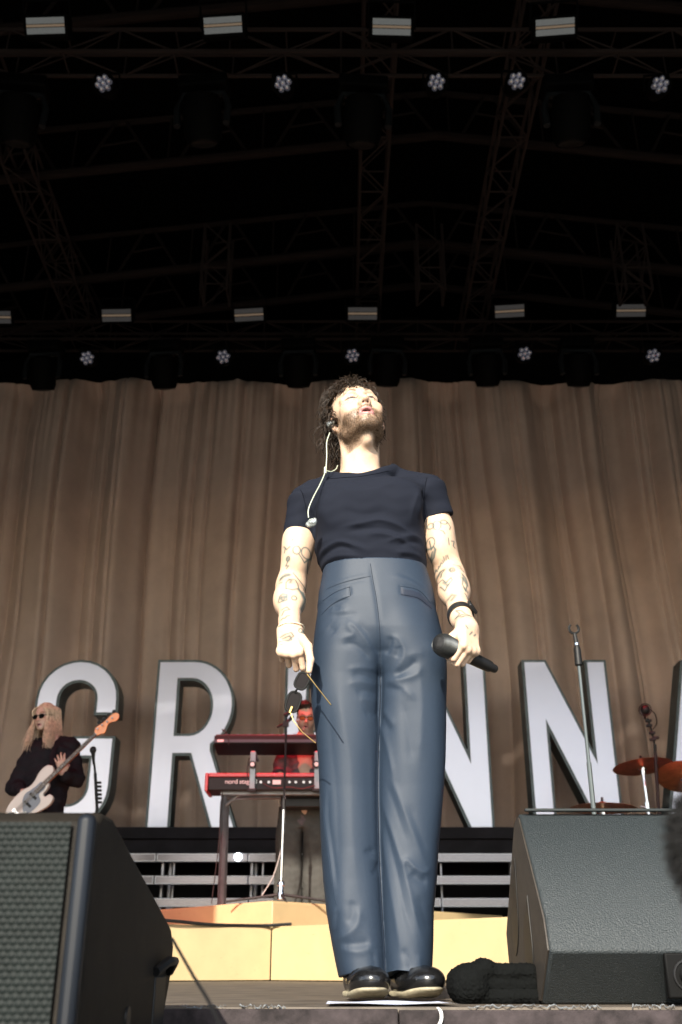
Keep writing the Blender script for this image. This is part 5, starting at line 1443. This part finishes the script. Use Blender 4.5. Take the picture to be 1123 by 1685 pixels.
f_ = A3((-.25, -.12, .95)); f_ /= np.linalg.norm(f_); n_ = A3((.25, -1, 0)); n_ -= f_ * (n_ @ f_); n_ /= np.linalg.norm(n_); t_ = np.cross(f_, n_); t_ = t_ if t_[0] > 0 else -t_
hand(bp, bhR, f_, n_, t_, ((15, 35, 25), (14, 35, 25), (14, 35, 25), (14, 30, 25)), [bhR + f_ * .02 + t_ * .02, bhR + f_ * .045 + t_ * .045, bhR + f_ * .07 + t_ * .05 + A3((0, .05, 0))], 1.08, .2)
for s in (-1, 1): bp.chain([A3((bn[0] + s * .08, BD + .03, 1.42)), A3((bn[0] + s * .09, BD + .02, 1.0)), A3((bn[0] + s * .10, BD + .03, .6))], [.085, .055, .04], .03)
v, f = bp.build(A3((-3.35, BD - .4, .55)), A3((-2.2, BD + .3, BH[2] + .18)), .0068)
c = face_colours(v, BH, BR, BSC, (.58, .40, .32), (.45, .20, .19), (.16, .10, .06))
bman = link('person', skin_mesh('body', v, f, c), SKIN)
tag(bman, 'long-haired bass player in a black jacket and dark sunglasses at left', 'person')
bj = Sculpt()
bj.loft([(1.30, bn[0] - .01, BD + .03, .175, .125), (z7(350, 1010).z, bn[0] - .01, BD + .03, .19, .13), (z7(350, 850).z, bn[0] - .01, BD + .03, .20, .14), (bsL[2] - .02, bn[0] - .005, BD + .03, .195, .125), (bn[2] - .02, bn[0], BD + .03, .10, .08)], .02, e=2.3)
bj.chain([bsL, beL, bhL + (beL - bhL) * .15], [.072, .072, .050], .03); bj.chain([bsR, beR, bhR + (beR - bhR) * .2], [.072, .072, .052], .03)
bj.cone(bsL, bn - A3((0, 0, .01)), .06, .055, .04); bj.cone(bsR, bn - A3((0, 0, .01)), .06, .055, .04)
bj.cone(bn + A3((0, -.03, .05)), A3(z7(322, 715, BD - .13)), .045, .012, .012, sub=True)
v, f = bj.build(A3((-3.35, BD - .35, 1.25)), A3((-2.2, BD + .3, bn[2] + .1)), .0078); N = normals(v, f)
v = v + N * (.010 * hashn(v[:, 0], v[:, 1], v[:, 2] * 1.3, 15) + .006 * hashn(v[:, 0], v[:, 1], v[:, 2], 42))[:, None]
BLKJ = mat('black_jacket_cloth', (.009, .0075, .011), .8, spec=.2, noise=(20, .3))
link('jacket', skin_mesh('jacket', v, f), BLKJ, bman)
bt = Sculpt(); bx0 = bn[0] - .01
bt.loft([(.56, bx0 - .1, BD + .03, .10, .11), (1.0, bx0 - .09, BD + .02, .095, .11), (1.4, bx0 - .07, BD + .03, .11, .125)], .01); bt.loft([(.56, bx0 + .1, BD + .03, .10, .11), (1.0, bx0 + .09, BD + .02, .095, .11), (1.4, bx0 + .07, BD + .03, .11, .125)], .02)
v, f = bt.build(A3((bx0 - .3, BD - .2, .55)), A3((bx0 + .3, BD + .25, 1.42)), .01); link('trousers', skin_mesh('trousers', v, f), BLKJ, bman)
# long straight blonde hair: locks that fall from a parting
BLOND = mat('blonde_hair', (.62, .48, .35), .5, spec=.3, noise=(40, .35))
hb_ = MB(); rg = np.random.default_rng(21)
Wb = lambda p: BH + BR @ (A3(p) * BSC)
for k in range(460):
    s = -1 if rg.random() < .5 else 1
    y0 = rg.uniform(-.07, .11); x0_ = s * rg.uniform(.0, .02)
    p0 = A3((x0_ + .006, y0 * .9 + .005, .122 - 3.2 * (y0 - .01) ** 2))
    out = rg.uniform(.074, .086)
    p1 = A3((s * out * (.80 if y0 < -.04 else .98), y0 * 1.02 + .006, .062))
    if y0 < -.02: p1[1] = y0 - .012; p1[0] = s * rg.uniform(.062, .080)
    p2 = A3((s * (out + .002) if y0 > -.03 else s * rg.uniform(.064, .082), p1[1] * 1.0 + .008, -.02))
    a0, a1, a2 = Wb(p0), Wb(p1), Wb(p2)
    fall = rg.uniform(.20, .31) if (s < 0 or y0 > 0) else rg.uniform(.20, .29)
    dx = (-.018 if s < 0 else .030) + rg.normal() * .018
    fwd = -.05 if y0 < .02 else 0
    a3 = a2 + A3((dx * .55, fwd * .6 - .01, -fall * .5)); a4 = a2 + A3((dx, fwd - .035, -fall))
    pts = spl([a0, a1, a2, a3, a4], 4)
    m = len(pts); th = rg.uniform(.003, .0062)
    hb_.tube([Vector(q) for q in pts], [th * (1 - .75 * (i / (m - 1)) ** 3) for i in range(m)], 4, False, .5)
bc_ = Sculpt().frame(BH, BR, BSC); bc_.ell((0, .020, .045), (.082, .097, .085), .01); bc_.box((0, -.13, -.04), (.2, .10, .108), .02, .012, R=BR, sub=True)
v, f = bc_.build(BH - .2, BH + .2, .006); hb_.add([tuple(p) for p in v], [tuple(int(i) for i in q) for q in f])
o = link('hair', hb_.mesh('hair', None), BLOND, bman); o.data.shade_smooth()
shades('sunglasses', 'dark narrow sunglasses worn by the long-haired bass player', BH, BR, BSC, mat('black_lens', (.008, .008, .009), .08), SGF, 1.06)

# the bass guitar
GD = BD - .30
g7 = lambda a, b, dy=0: z7(a, b, GD + dy)
bass = thing('bass_guitar', g7(150, 1050), 'cream bass guitar with orange headstock held by the bass player', 'guitar')
out_ = spl([(345, 800), (315, 797), (285, 815), (255, 850), (225, 905), (190, 940), (150, 960), (95, 1010), (55, 1060), (36, 1110), (45, 1150), (85, 1175), (150, 1165), (215, 1128), (280, 1092), (325, 1062), (350, 1025), (348, 1000), (325, 990), (298, 1005), (290, 985), (310, 960), (325, 930), (322, 900), (350, 850), (356, 820), (345, 800)], 4)
part('body', MB().prism([g7(a, b) for a, b in out_[:-1]], (0, .045, 0)), mat('cream_lacquer', (.50, .42, .38), .25, coat=.4), bass, bevel=.008)
pg = spl([(272, 905), (240, 935), (205, 962), (170, 985), (150, 1030), (152, 1100), (165, 1125), (200, 1112), (255, 1060), (268, 1030), (258, 990), (290, 960), (300, 930), (272, 905)], 4)
part('pickguard', MB().prism([g7(a, b, -.0035) for a, b in pg[:-1]], (0, .003, 0)), mat('slate_pickguard', (.11, .125, .17), .3), bass)
def bar7(a, b, w0, w1, y0, y1):
    A, B = np.array(a, float), np.array(b, float); d = (B - A) / np.linalg.norm(B - A); n = np.array([-d[1], d[0]])
    q = [A + n * w0, B + n * w1, B - n * w1, A - n * w0]
    return MB().prism([g7(x, y, y0) for x, y in q], (0, y1 - y0, 0))
NA, NB = (235, 975), (632, 590)
part('neck', bar7((300, 912), NB, 15, 10, -.006, .016), mat('maple_orange', (.55, .20, .07), .35, coat=.3), bass, bevel=.002)
fbd = part('fretboard', bar7(NA, NB, 14.5, 9.6, -.0125, -.0065), mat('rosewood', (.06, .026, .022), .5), bass)
NAn, NBn = np.array(NA, float), np.array(NB, float)
for i in range(21):
    t = 1 - .5 ** (i / 12) ; t = t / (1 - .5 ** (21 / 12)); q = NBn + (NAn - NBn) * t; d = (NBn - NAn) / np.linalg.norm(NBn - NAn); w = 9.4 + 4.6 * t; n = np.array([-d[1], d[0]])
    part('fret', MB().cyl(g7(*(q + n * w), -.0130), g7(*(q - n * w), -.0130), .0014, n=5), M['steel'], fbd)
    if i in (3, 5, 7, 9, 12, 15, 17):
        q2 = q - (NAn - NBn) * .022; part('dot', MB().cyl(g7(*q2, -.0126), g7(*q2, -.0142), .0055, n=8), WHT, fbd)
hs = spl([(622, 575), (634, 548), (662, 530), (700, 500), (740, 462), (768, 452), (786, 462), (784, 488), (765, 508), (738, 512), (716, 528), (702, 565), (690, 588), (664, 592), (640, 602), (622, 575)], 3)
hst = part('headstock', MB().prism([g7(a, b, -.004) for a, b in hs[:-1]], (0, .016, 0)), mat('orange_headstock', (.80, .22, .03), .3, coat=.4), bass, bevel=.003)
for a, b in ((644, 557), (674, 533), (707, 510), (741, 486)):
    part('tuning_post', MB().cyl(g7(a, b, -.004), g7(a, b, -.026), .008, n=10), M['chrome'], hst)
    part('tuner', MB().tube([g7(a - 2, b - 8, .012), g7(a + 10, b - 34, .012)], .006, 6).lathe([(.001, -.006), (.018, -.005), (.018, .005), (.001, .006)], Matrix.Translation(g7(a + 13, b - 40, .012)) @ Matrix.Rotation(rad(90), 4, 'X'), 10), M['metal_black'], hst)
for k in range(4):
    o_ = (-1.5 + k) * 5.2; d = (NBn - NAn) / np.linalg.norm(NBn - NAn); n = np.array([-d[1], d[0]])
    part('string', MB().cyl(g7(*(np.array((70, 1135.)) + n * o_ * 1.35), -.018), g7(*(NBn + n * o_ * .8), -.016), .0016, n=5), M['steel'], bass)
for a, b in ((215, 1000), (178, 1052)):
    part('pickup', bar7((a - 16, b - 17), (a + 22, b + 20), 9, 9, -.014, -.004), M['metal_black'], bass)
part('bridge', bar7((88, 1090), (122, 1132), 12, 12, -.012, -.001), M['chrome'], bass)
for a, b in ((165, 1115), (68, 1122)):
    part('knob', MB().cyl(g7(a, b, -.001), g7(a, b, -.022), .016, n=14), M['chrome'], bass)
part('strap', MB().tube([g7(350, 806, .02), z7(345, 740, BD - .17), z7(375, 660, BD - .07), z7(400, 612, BD + .03), z7(330, 700, BD + .22)], .022, 6, True, .25), BLKJ, bass)

# ------------------------------------------------------------------ loudspeakers on the stage edge
def paint_mat(name, col, rough, sc, st, spk=.25):
    m = mat(name, col, rough, spec=.6, bump=(sc, st, .004))
    n, l = m.node_tree.nodes, m.node_tree.links; b = n['Principled BSDF']
    t = n.new('ShaderNodeTexCoord'); v = n.new('ShaderNodeTexVoronoi'); v.inputs['Scale'].default_value = sc * .9
    r = n.new('ShaderNodeValToRGB'); r.color_ramp.elements[0].position = .08; r.color_ramp.elements[1].position = .30
    r.color_ramp.elements[0].color = (*(min(1, c + spk) for c in col), 1); r.color_ramp.elements[1].color = (*col, 1)
    l.new(t.outputs['Object'], v.inputs['Vector']); l.new(v.outputs['Distance'], r.inputs['Fac']); l.new(r.outputs['Color'], b.inputs['Base Color'])
    return m
PAINT = paint_mat('speaker_textured_paint', (.014, .0195, .022), .55, 300, .8, .05)
SIDE = mat('speaker_side_paint', (.035, .028, .022), .6, noise=(30, .3), bump=(300, .4, .002))
wx0, wx1 = .456, 1.12
wp_ = [(2.50, .001), (2.368, .107), (2.392, .176), (2.625, .428), (2.65, .436), (2.70, .425), (2.96, .16), (2.93, .001)]
wd_ = thing('floor_monitor', (.78, 2.65, 0), 'grey textured floor monitor speaker at the right of the stage edge', 'speaker')
part('cabinet', MB().prism([(wx0, y, z) for y, z in wp_], (wx1 - wx0, 0, 0)), PAINT, wd_, bevel=.006)
part('side_panel', MB().prism([(wx0 - .004, .97 * (y - 2.66) + 2.66, .965 * (z - .2) + .2) for y, z in wp_], (.0035, 0, 0)), SIDE, wd_)
part('top_rail', MB().box((wx0 + .012, 2.612, .4375), (wx1 - .01, 2.628, .4445)), mat('rail_grey', (.02, .024, .025), .5, 0, spec=.2), wd_, bevel=.002)
for (pts, nm) in (([(2.72, .335), (2.80, .27), (2.835, .16), (2.80, .105), (2.735, .17)], 0), ([(2.575, .235), (2.645, .17), (2.66, .06), (2.60, .015), (2.555, .10)], 1)):
    q = spl(pts + [pts[0]], 5)[:-1]
    part('handle_recess', MB().prism([(wx0 - .0062, y, z) for y, z in q], (.0015, 0, 0)), mat('handle_black', (.004, .004, .004), .5), wd_)
jx = P(1116, 1605, 2.38)
cpl = part('connector_plate', MB().box((jx.x - .028, 2.368, jx.z - .045), (jx.x + .06, 2.384, jx.z + .045)), mat('plate_black', (.004, .004, .004), .6, spec=.1), wd_, bevel=.004)
part('connector_frame', MB().ring([(jx.x + .018 + .03 * math.cos(q), 2.366, jx.z + .03 * math.sin(q)) for q in np.linspace(0, 6.283, 20, endpoint=False)], .003, 6), M['metal_black'], cpl)
pg_ = thing('speaker_plug', (jx.x + .018, 2.34, jx.z), 'plug with blue ring and red boot in the right speaker', 'plug')
part('barrel', MB().cyl((jx.x + .016, 2.367, jx.z), (jx.x + .018, 2.335, jx.z - .004), .017, n=16), M['metal_black'], pg_)
part('blue_ring', MB().cyl((jx.x + .018, 2.334, jx.z - .004), (jx.x + .019, 2.324, jx.z - .006), .019, n=16), mat('plug_blue', (.02, .06, .5), .35), pg_)
part('red_boot', MB().tube([(jx.x + .019, 2.323, jx.z - .006), (jx.x + .024, 2.29, jx.z - .014), (jx.x + .032, 2.265, jx.z - .03)], [.014, .012, .009], 12), mat('plug_red', (.6, .03, .03), .35), pg_)
part('cable', MB().tube([Vector(p) for p in spl([(jx.x + .032, 2.265, jx.z - .03), (jx.x + .045, 2.24, jx.z - .08), (jx.x + .05, 2.23, jx.z - .2), (jx.x + .1, 2.2, -.5)], 5)], .007, 8), mat('blue_cable', (.02, .03, .12), .4), pg_)

# near left speaker, on a bass cabinet in the pit
SX = -.346
lp_ = [(1.47, -.075), (1.47, .262), (1.50, .280), (1.575, .281), (1.62, .270), (2.20, .150), (2.245, .118), (2.235, .06), (2.12, -.075)]
lw = thing('front_speaker', (-.7, 1.85, -.08), 'large near speaker with perforated grille, out of focus at lower left', 'speaker')
part('cabinet', MB().prism([(SX - .66, y, z) for y, z in lp_], (.66, 0, 0)), mat('near_speaker_paint', (.012, .0095, .007), .7, spec=.2, noise=(25, .3), bump=(250, .4, .002)), lw, bevel=.008)
EDG = mat('speaker_edge_trim', (.007, .009, .013), .45, spec=.25)
part('edge_trim', MB().box((SX - .026, 1.450, -.07), (SX - .001, 1.474, .272)), EDG, lw, bevel=.009)
part('handle_recess', MB().box((SX - .01, 2.04, -.06), (SX + .0025, 2.16, .062)), mat('slot_black', (.004, .004, .004), .6), lw, bevel=.004)
part('handle_bar', MB().tube([(SX + .004, 2.02, .068), (SX + .02, 2.07, .086), (SX + .02, 2.14, .086), (SX + .004, 2.18, .068)], .009, 8), M['metal_black'], lw)
part('screw_cup', MB().cyl((SX - .002, 1.80, .0), (SX + .003, 1.80, .0), .018, n=14), mat('cup_black', (.008, .008, .008), .5), lw)
gx = np.arange(SX - .65, SX - .034, .0016); gz = np.arange(-.07, .262, .0016)
GX, GZ = np.meshgrid(gx, gz, indexing='ij')
cw, ch = .0115, .0084
r_ = np.floor(GZ / ch); dx = (GX / cw + .5 * (r_ % 2)) % 1 - .5; dz = GZ / ch - r_ - .5
hole = np.maximum(0, 1 - (dx ** 2 * 4.4 + dz ** 2 * 4.4))
GV = np.stack([GX, 1.462 - .0016 * hole, GZ], -1).reshape(-1, 3)
nz_ = len(gz); ii = np.arange(len(gx) - 1)[:, None] * nz_ + np.arange(nz_ - 1)[None]
GF = np.stack([ii, ii + nz_, ii + nz_ + 1, ii + 1], -1).reshape(-1, 4)
link('grille', skin_mesh('grille', GV, GF), mat('grille_paint', (.0085, .011, .0105), .55, 0, spec=.10, noise=(30, .2)), lw)
sub_ = thing('bass_cabinet', (-.75, 1.8, -1.6), 'black bass cabinet under the near left speaker, below the frame', 'speaker')
part('cabinet', MB().box((-1.2, 1.30, -1.58), (-.20, 2.28, -.082)), M['metal_black'], sub_, bevel=.01)
part('grille', MB().box((-1.17, 1.292, -1.55), (-.23, 1.2995, -.11)), M['black'], sub_)
tag(link('near_cable', MB().tube([Vector(p) for p in spl([P(284, 1545, 1.55), P(318, 1605, 1.35), P(345, 1650, 1.22), P(378, 1720, 1.1)], 5)], .0022, 6).mesh('c'), M['metal_black']), 'thin blurred cable running from the near left speaker to the bottom edge', 'cable')

# ------------------------------------------------------------------ small things at his feet
tw = Sculpt(); tc_ = P(819, 1625, 2.60)
for (x, z, w, h, y) in ((0, .015, .098, .015, 0), (-.004, .042, .094, .016, .005), (.004, .067, .086, .016, .0)):
    tw.box((tc_.x + x, 2.62 + y, z + .001), (w, .09, h), .0155, .004)
tw.cone((tc_.x - .070, 2.54, .041), (tc_.x - .070, 2.70, .041), .040, .040, .012)
tw.cone((tc_.x - .030, 2.54, .082), (tc_.x - .025, 2.70, .082), .013, .014, .02)
v, f = tw.build((tc_.x - .16, 2.49, -.006), (tc_.x + .16, 2.76, .13), .0034); N = normals(v, f)
v = v + N * (.003 * hashn(v[:, 0], v[:, 1], v[:, 2], 60) + .0012 * hashn(v[:, 0], v[:, 1], v[:, 2], 300) + .0010 * RNG.normal(size=len(v)))[:, None]; v[:, 2] = np.maximum(v[:, 2], .001)
tag(link('towel', skin_mesh('towel', v, f), mat('black_terry', (.004, .0045, .0045), .95, spec=.1, bump=(900, .7, .002))), 'folded black towel lying on the stage against the right speaker', 'towel')
def paper():
    a = [P(537, 1657.4, 2.36), P(757, 1657.4, 2.36), P(722, 1651, 2.56), P(541, 1651, 2.56)]
    a = [Vector((p.x, p.y, .004)) for p in a]; nx, ny = 24, 8; V = []
    for i in range(nx + 1):
        for j in range(ny + 1):
            u, w = i / nx, j / ny
            p = a[0].lerp(a[1], u).lerp(a[3].lerp(a[2], u), w); p.z += .0016 + .0014 * math.sin(u * 9 + w * 3) + .004 * max(0, u - .85); V.append(tuple(p))
    F = [(i*(ny+1)+j, (i+1)*(ny+1)+j, (i+1)*(ny+1)+j+1, i*(ny+1)+j+1) for i in range(nx) for j in range(ny)]
    m = MB(); m.add(V, F); return m
tag(link('set_list', paper().mesh('set_list'), mat('paper_white', (.72, .74, .82), .7, noise=(26, .1, (.45, .5, .72)))), 'white paper sheet lying flat in front of the singer\'s shoes', 'paper')
tape = MB().tube([Vector(p) for p in spl([P(721, 1658, 2.325), P(725, 1663, 2.30), P(727, 1671, 2.296), P(726, 1680, 2.296), P(720, 1692, 2.296)], 5)], [.0034] * 21, 6, True, .3)
tag(link('tape_strip', tape.mesh('tape'), mat('white_tape', (.8, .8, .78), .7)), 'torn white tape strip hanging over the stage edge below the shoes', 'tape')
for i, (a_, b_, c_, lb) in enumerate(((770, 905, 1659, 'under the towel'), (905, 990, 1659, 'under the right speaker'), (1040, 1110, 1660, 'below the plug at right'), (395, 470, 1660, 'left of the shoes'), (300, 372, 1661, 'next to the near left speaker'))):
    m = MB(); n = 26; pts = []
    for k in range(n + 1):
        p = P(a_ + (b_ - a_) * k / n, c_, 2.325); pts.append(Vector((p.x, 2.322 + random.uniform(-.004, .006), .001 + random.uniform(-.003, .005))))
    m.tube(pts, [random.uniform(.0003, .0019) for _ in pts], 5)
    tag(link('frayed_tape', m.mesh('tape'), mat('grey_tape', (.15, .16, .17), .9, noise=(90, .6))), f'frayed pale tape along the stage edge {lb}', 'tape')

# dark furry wind cover of a camera microphone, close to the lens at right
fur_c = P(1176, 1400, .80)
fm = MB(); rg = np.random.default_rng(4)
for k in range(2600):
    u = rg.normal(size=3); u /= np.linalg.norm(u); r = A3((.030, .030, .046)); p = A3(fur_c) + u * r
    d = u + A3((0, 0, -.35)) + rg.normal(size=3) * .4; d /= np.linalg.norm(d); L = rg.uniform(.007, .016)
    s_v = np.cross(d, rg.normal(size=3)); s_v /= np.linalg.norm(s_v)
    fm.add([p - s_v * .0008, p + s_v * .0008, p + d * L], [(0, 1, 2)])
fw = thing('furry_microphone', fur_c - Vector((-.05, 0, .4)), 'dark furry blurred shape poking in at the right frame edge', 'microphone')
FUR = mat('dark_fur', (.004, .0035, .0035), .9, noise=(40, .4))
part('fur_cover', fm, FUR, fw, None)
s = Sculpt(); s.ell(A3(fur_c), (.031, .031, .047), .01); v, f = s.build(A3(fur_c) - .1, A3(fur_c) + .1, .006)
link('core', skin_mesh('core', v, f), FUR, fw)
part('pole', MB().tube([fur_c + Vector((.02, .0, -.06)), fur_c + Vector((.10, -.03, -.5)), fur_c + Vector((.14, -.05, -1.66))], .011, 8), M['metal_black'], fw)
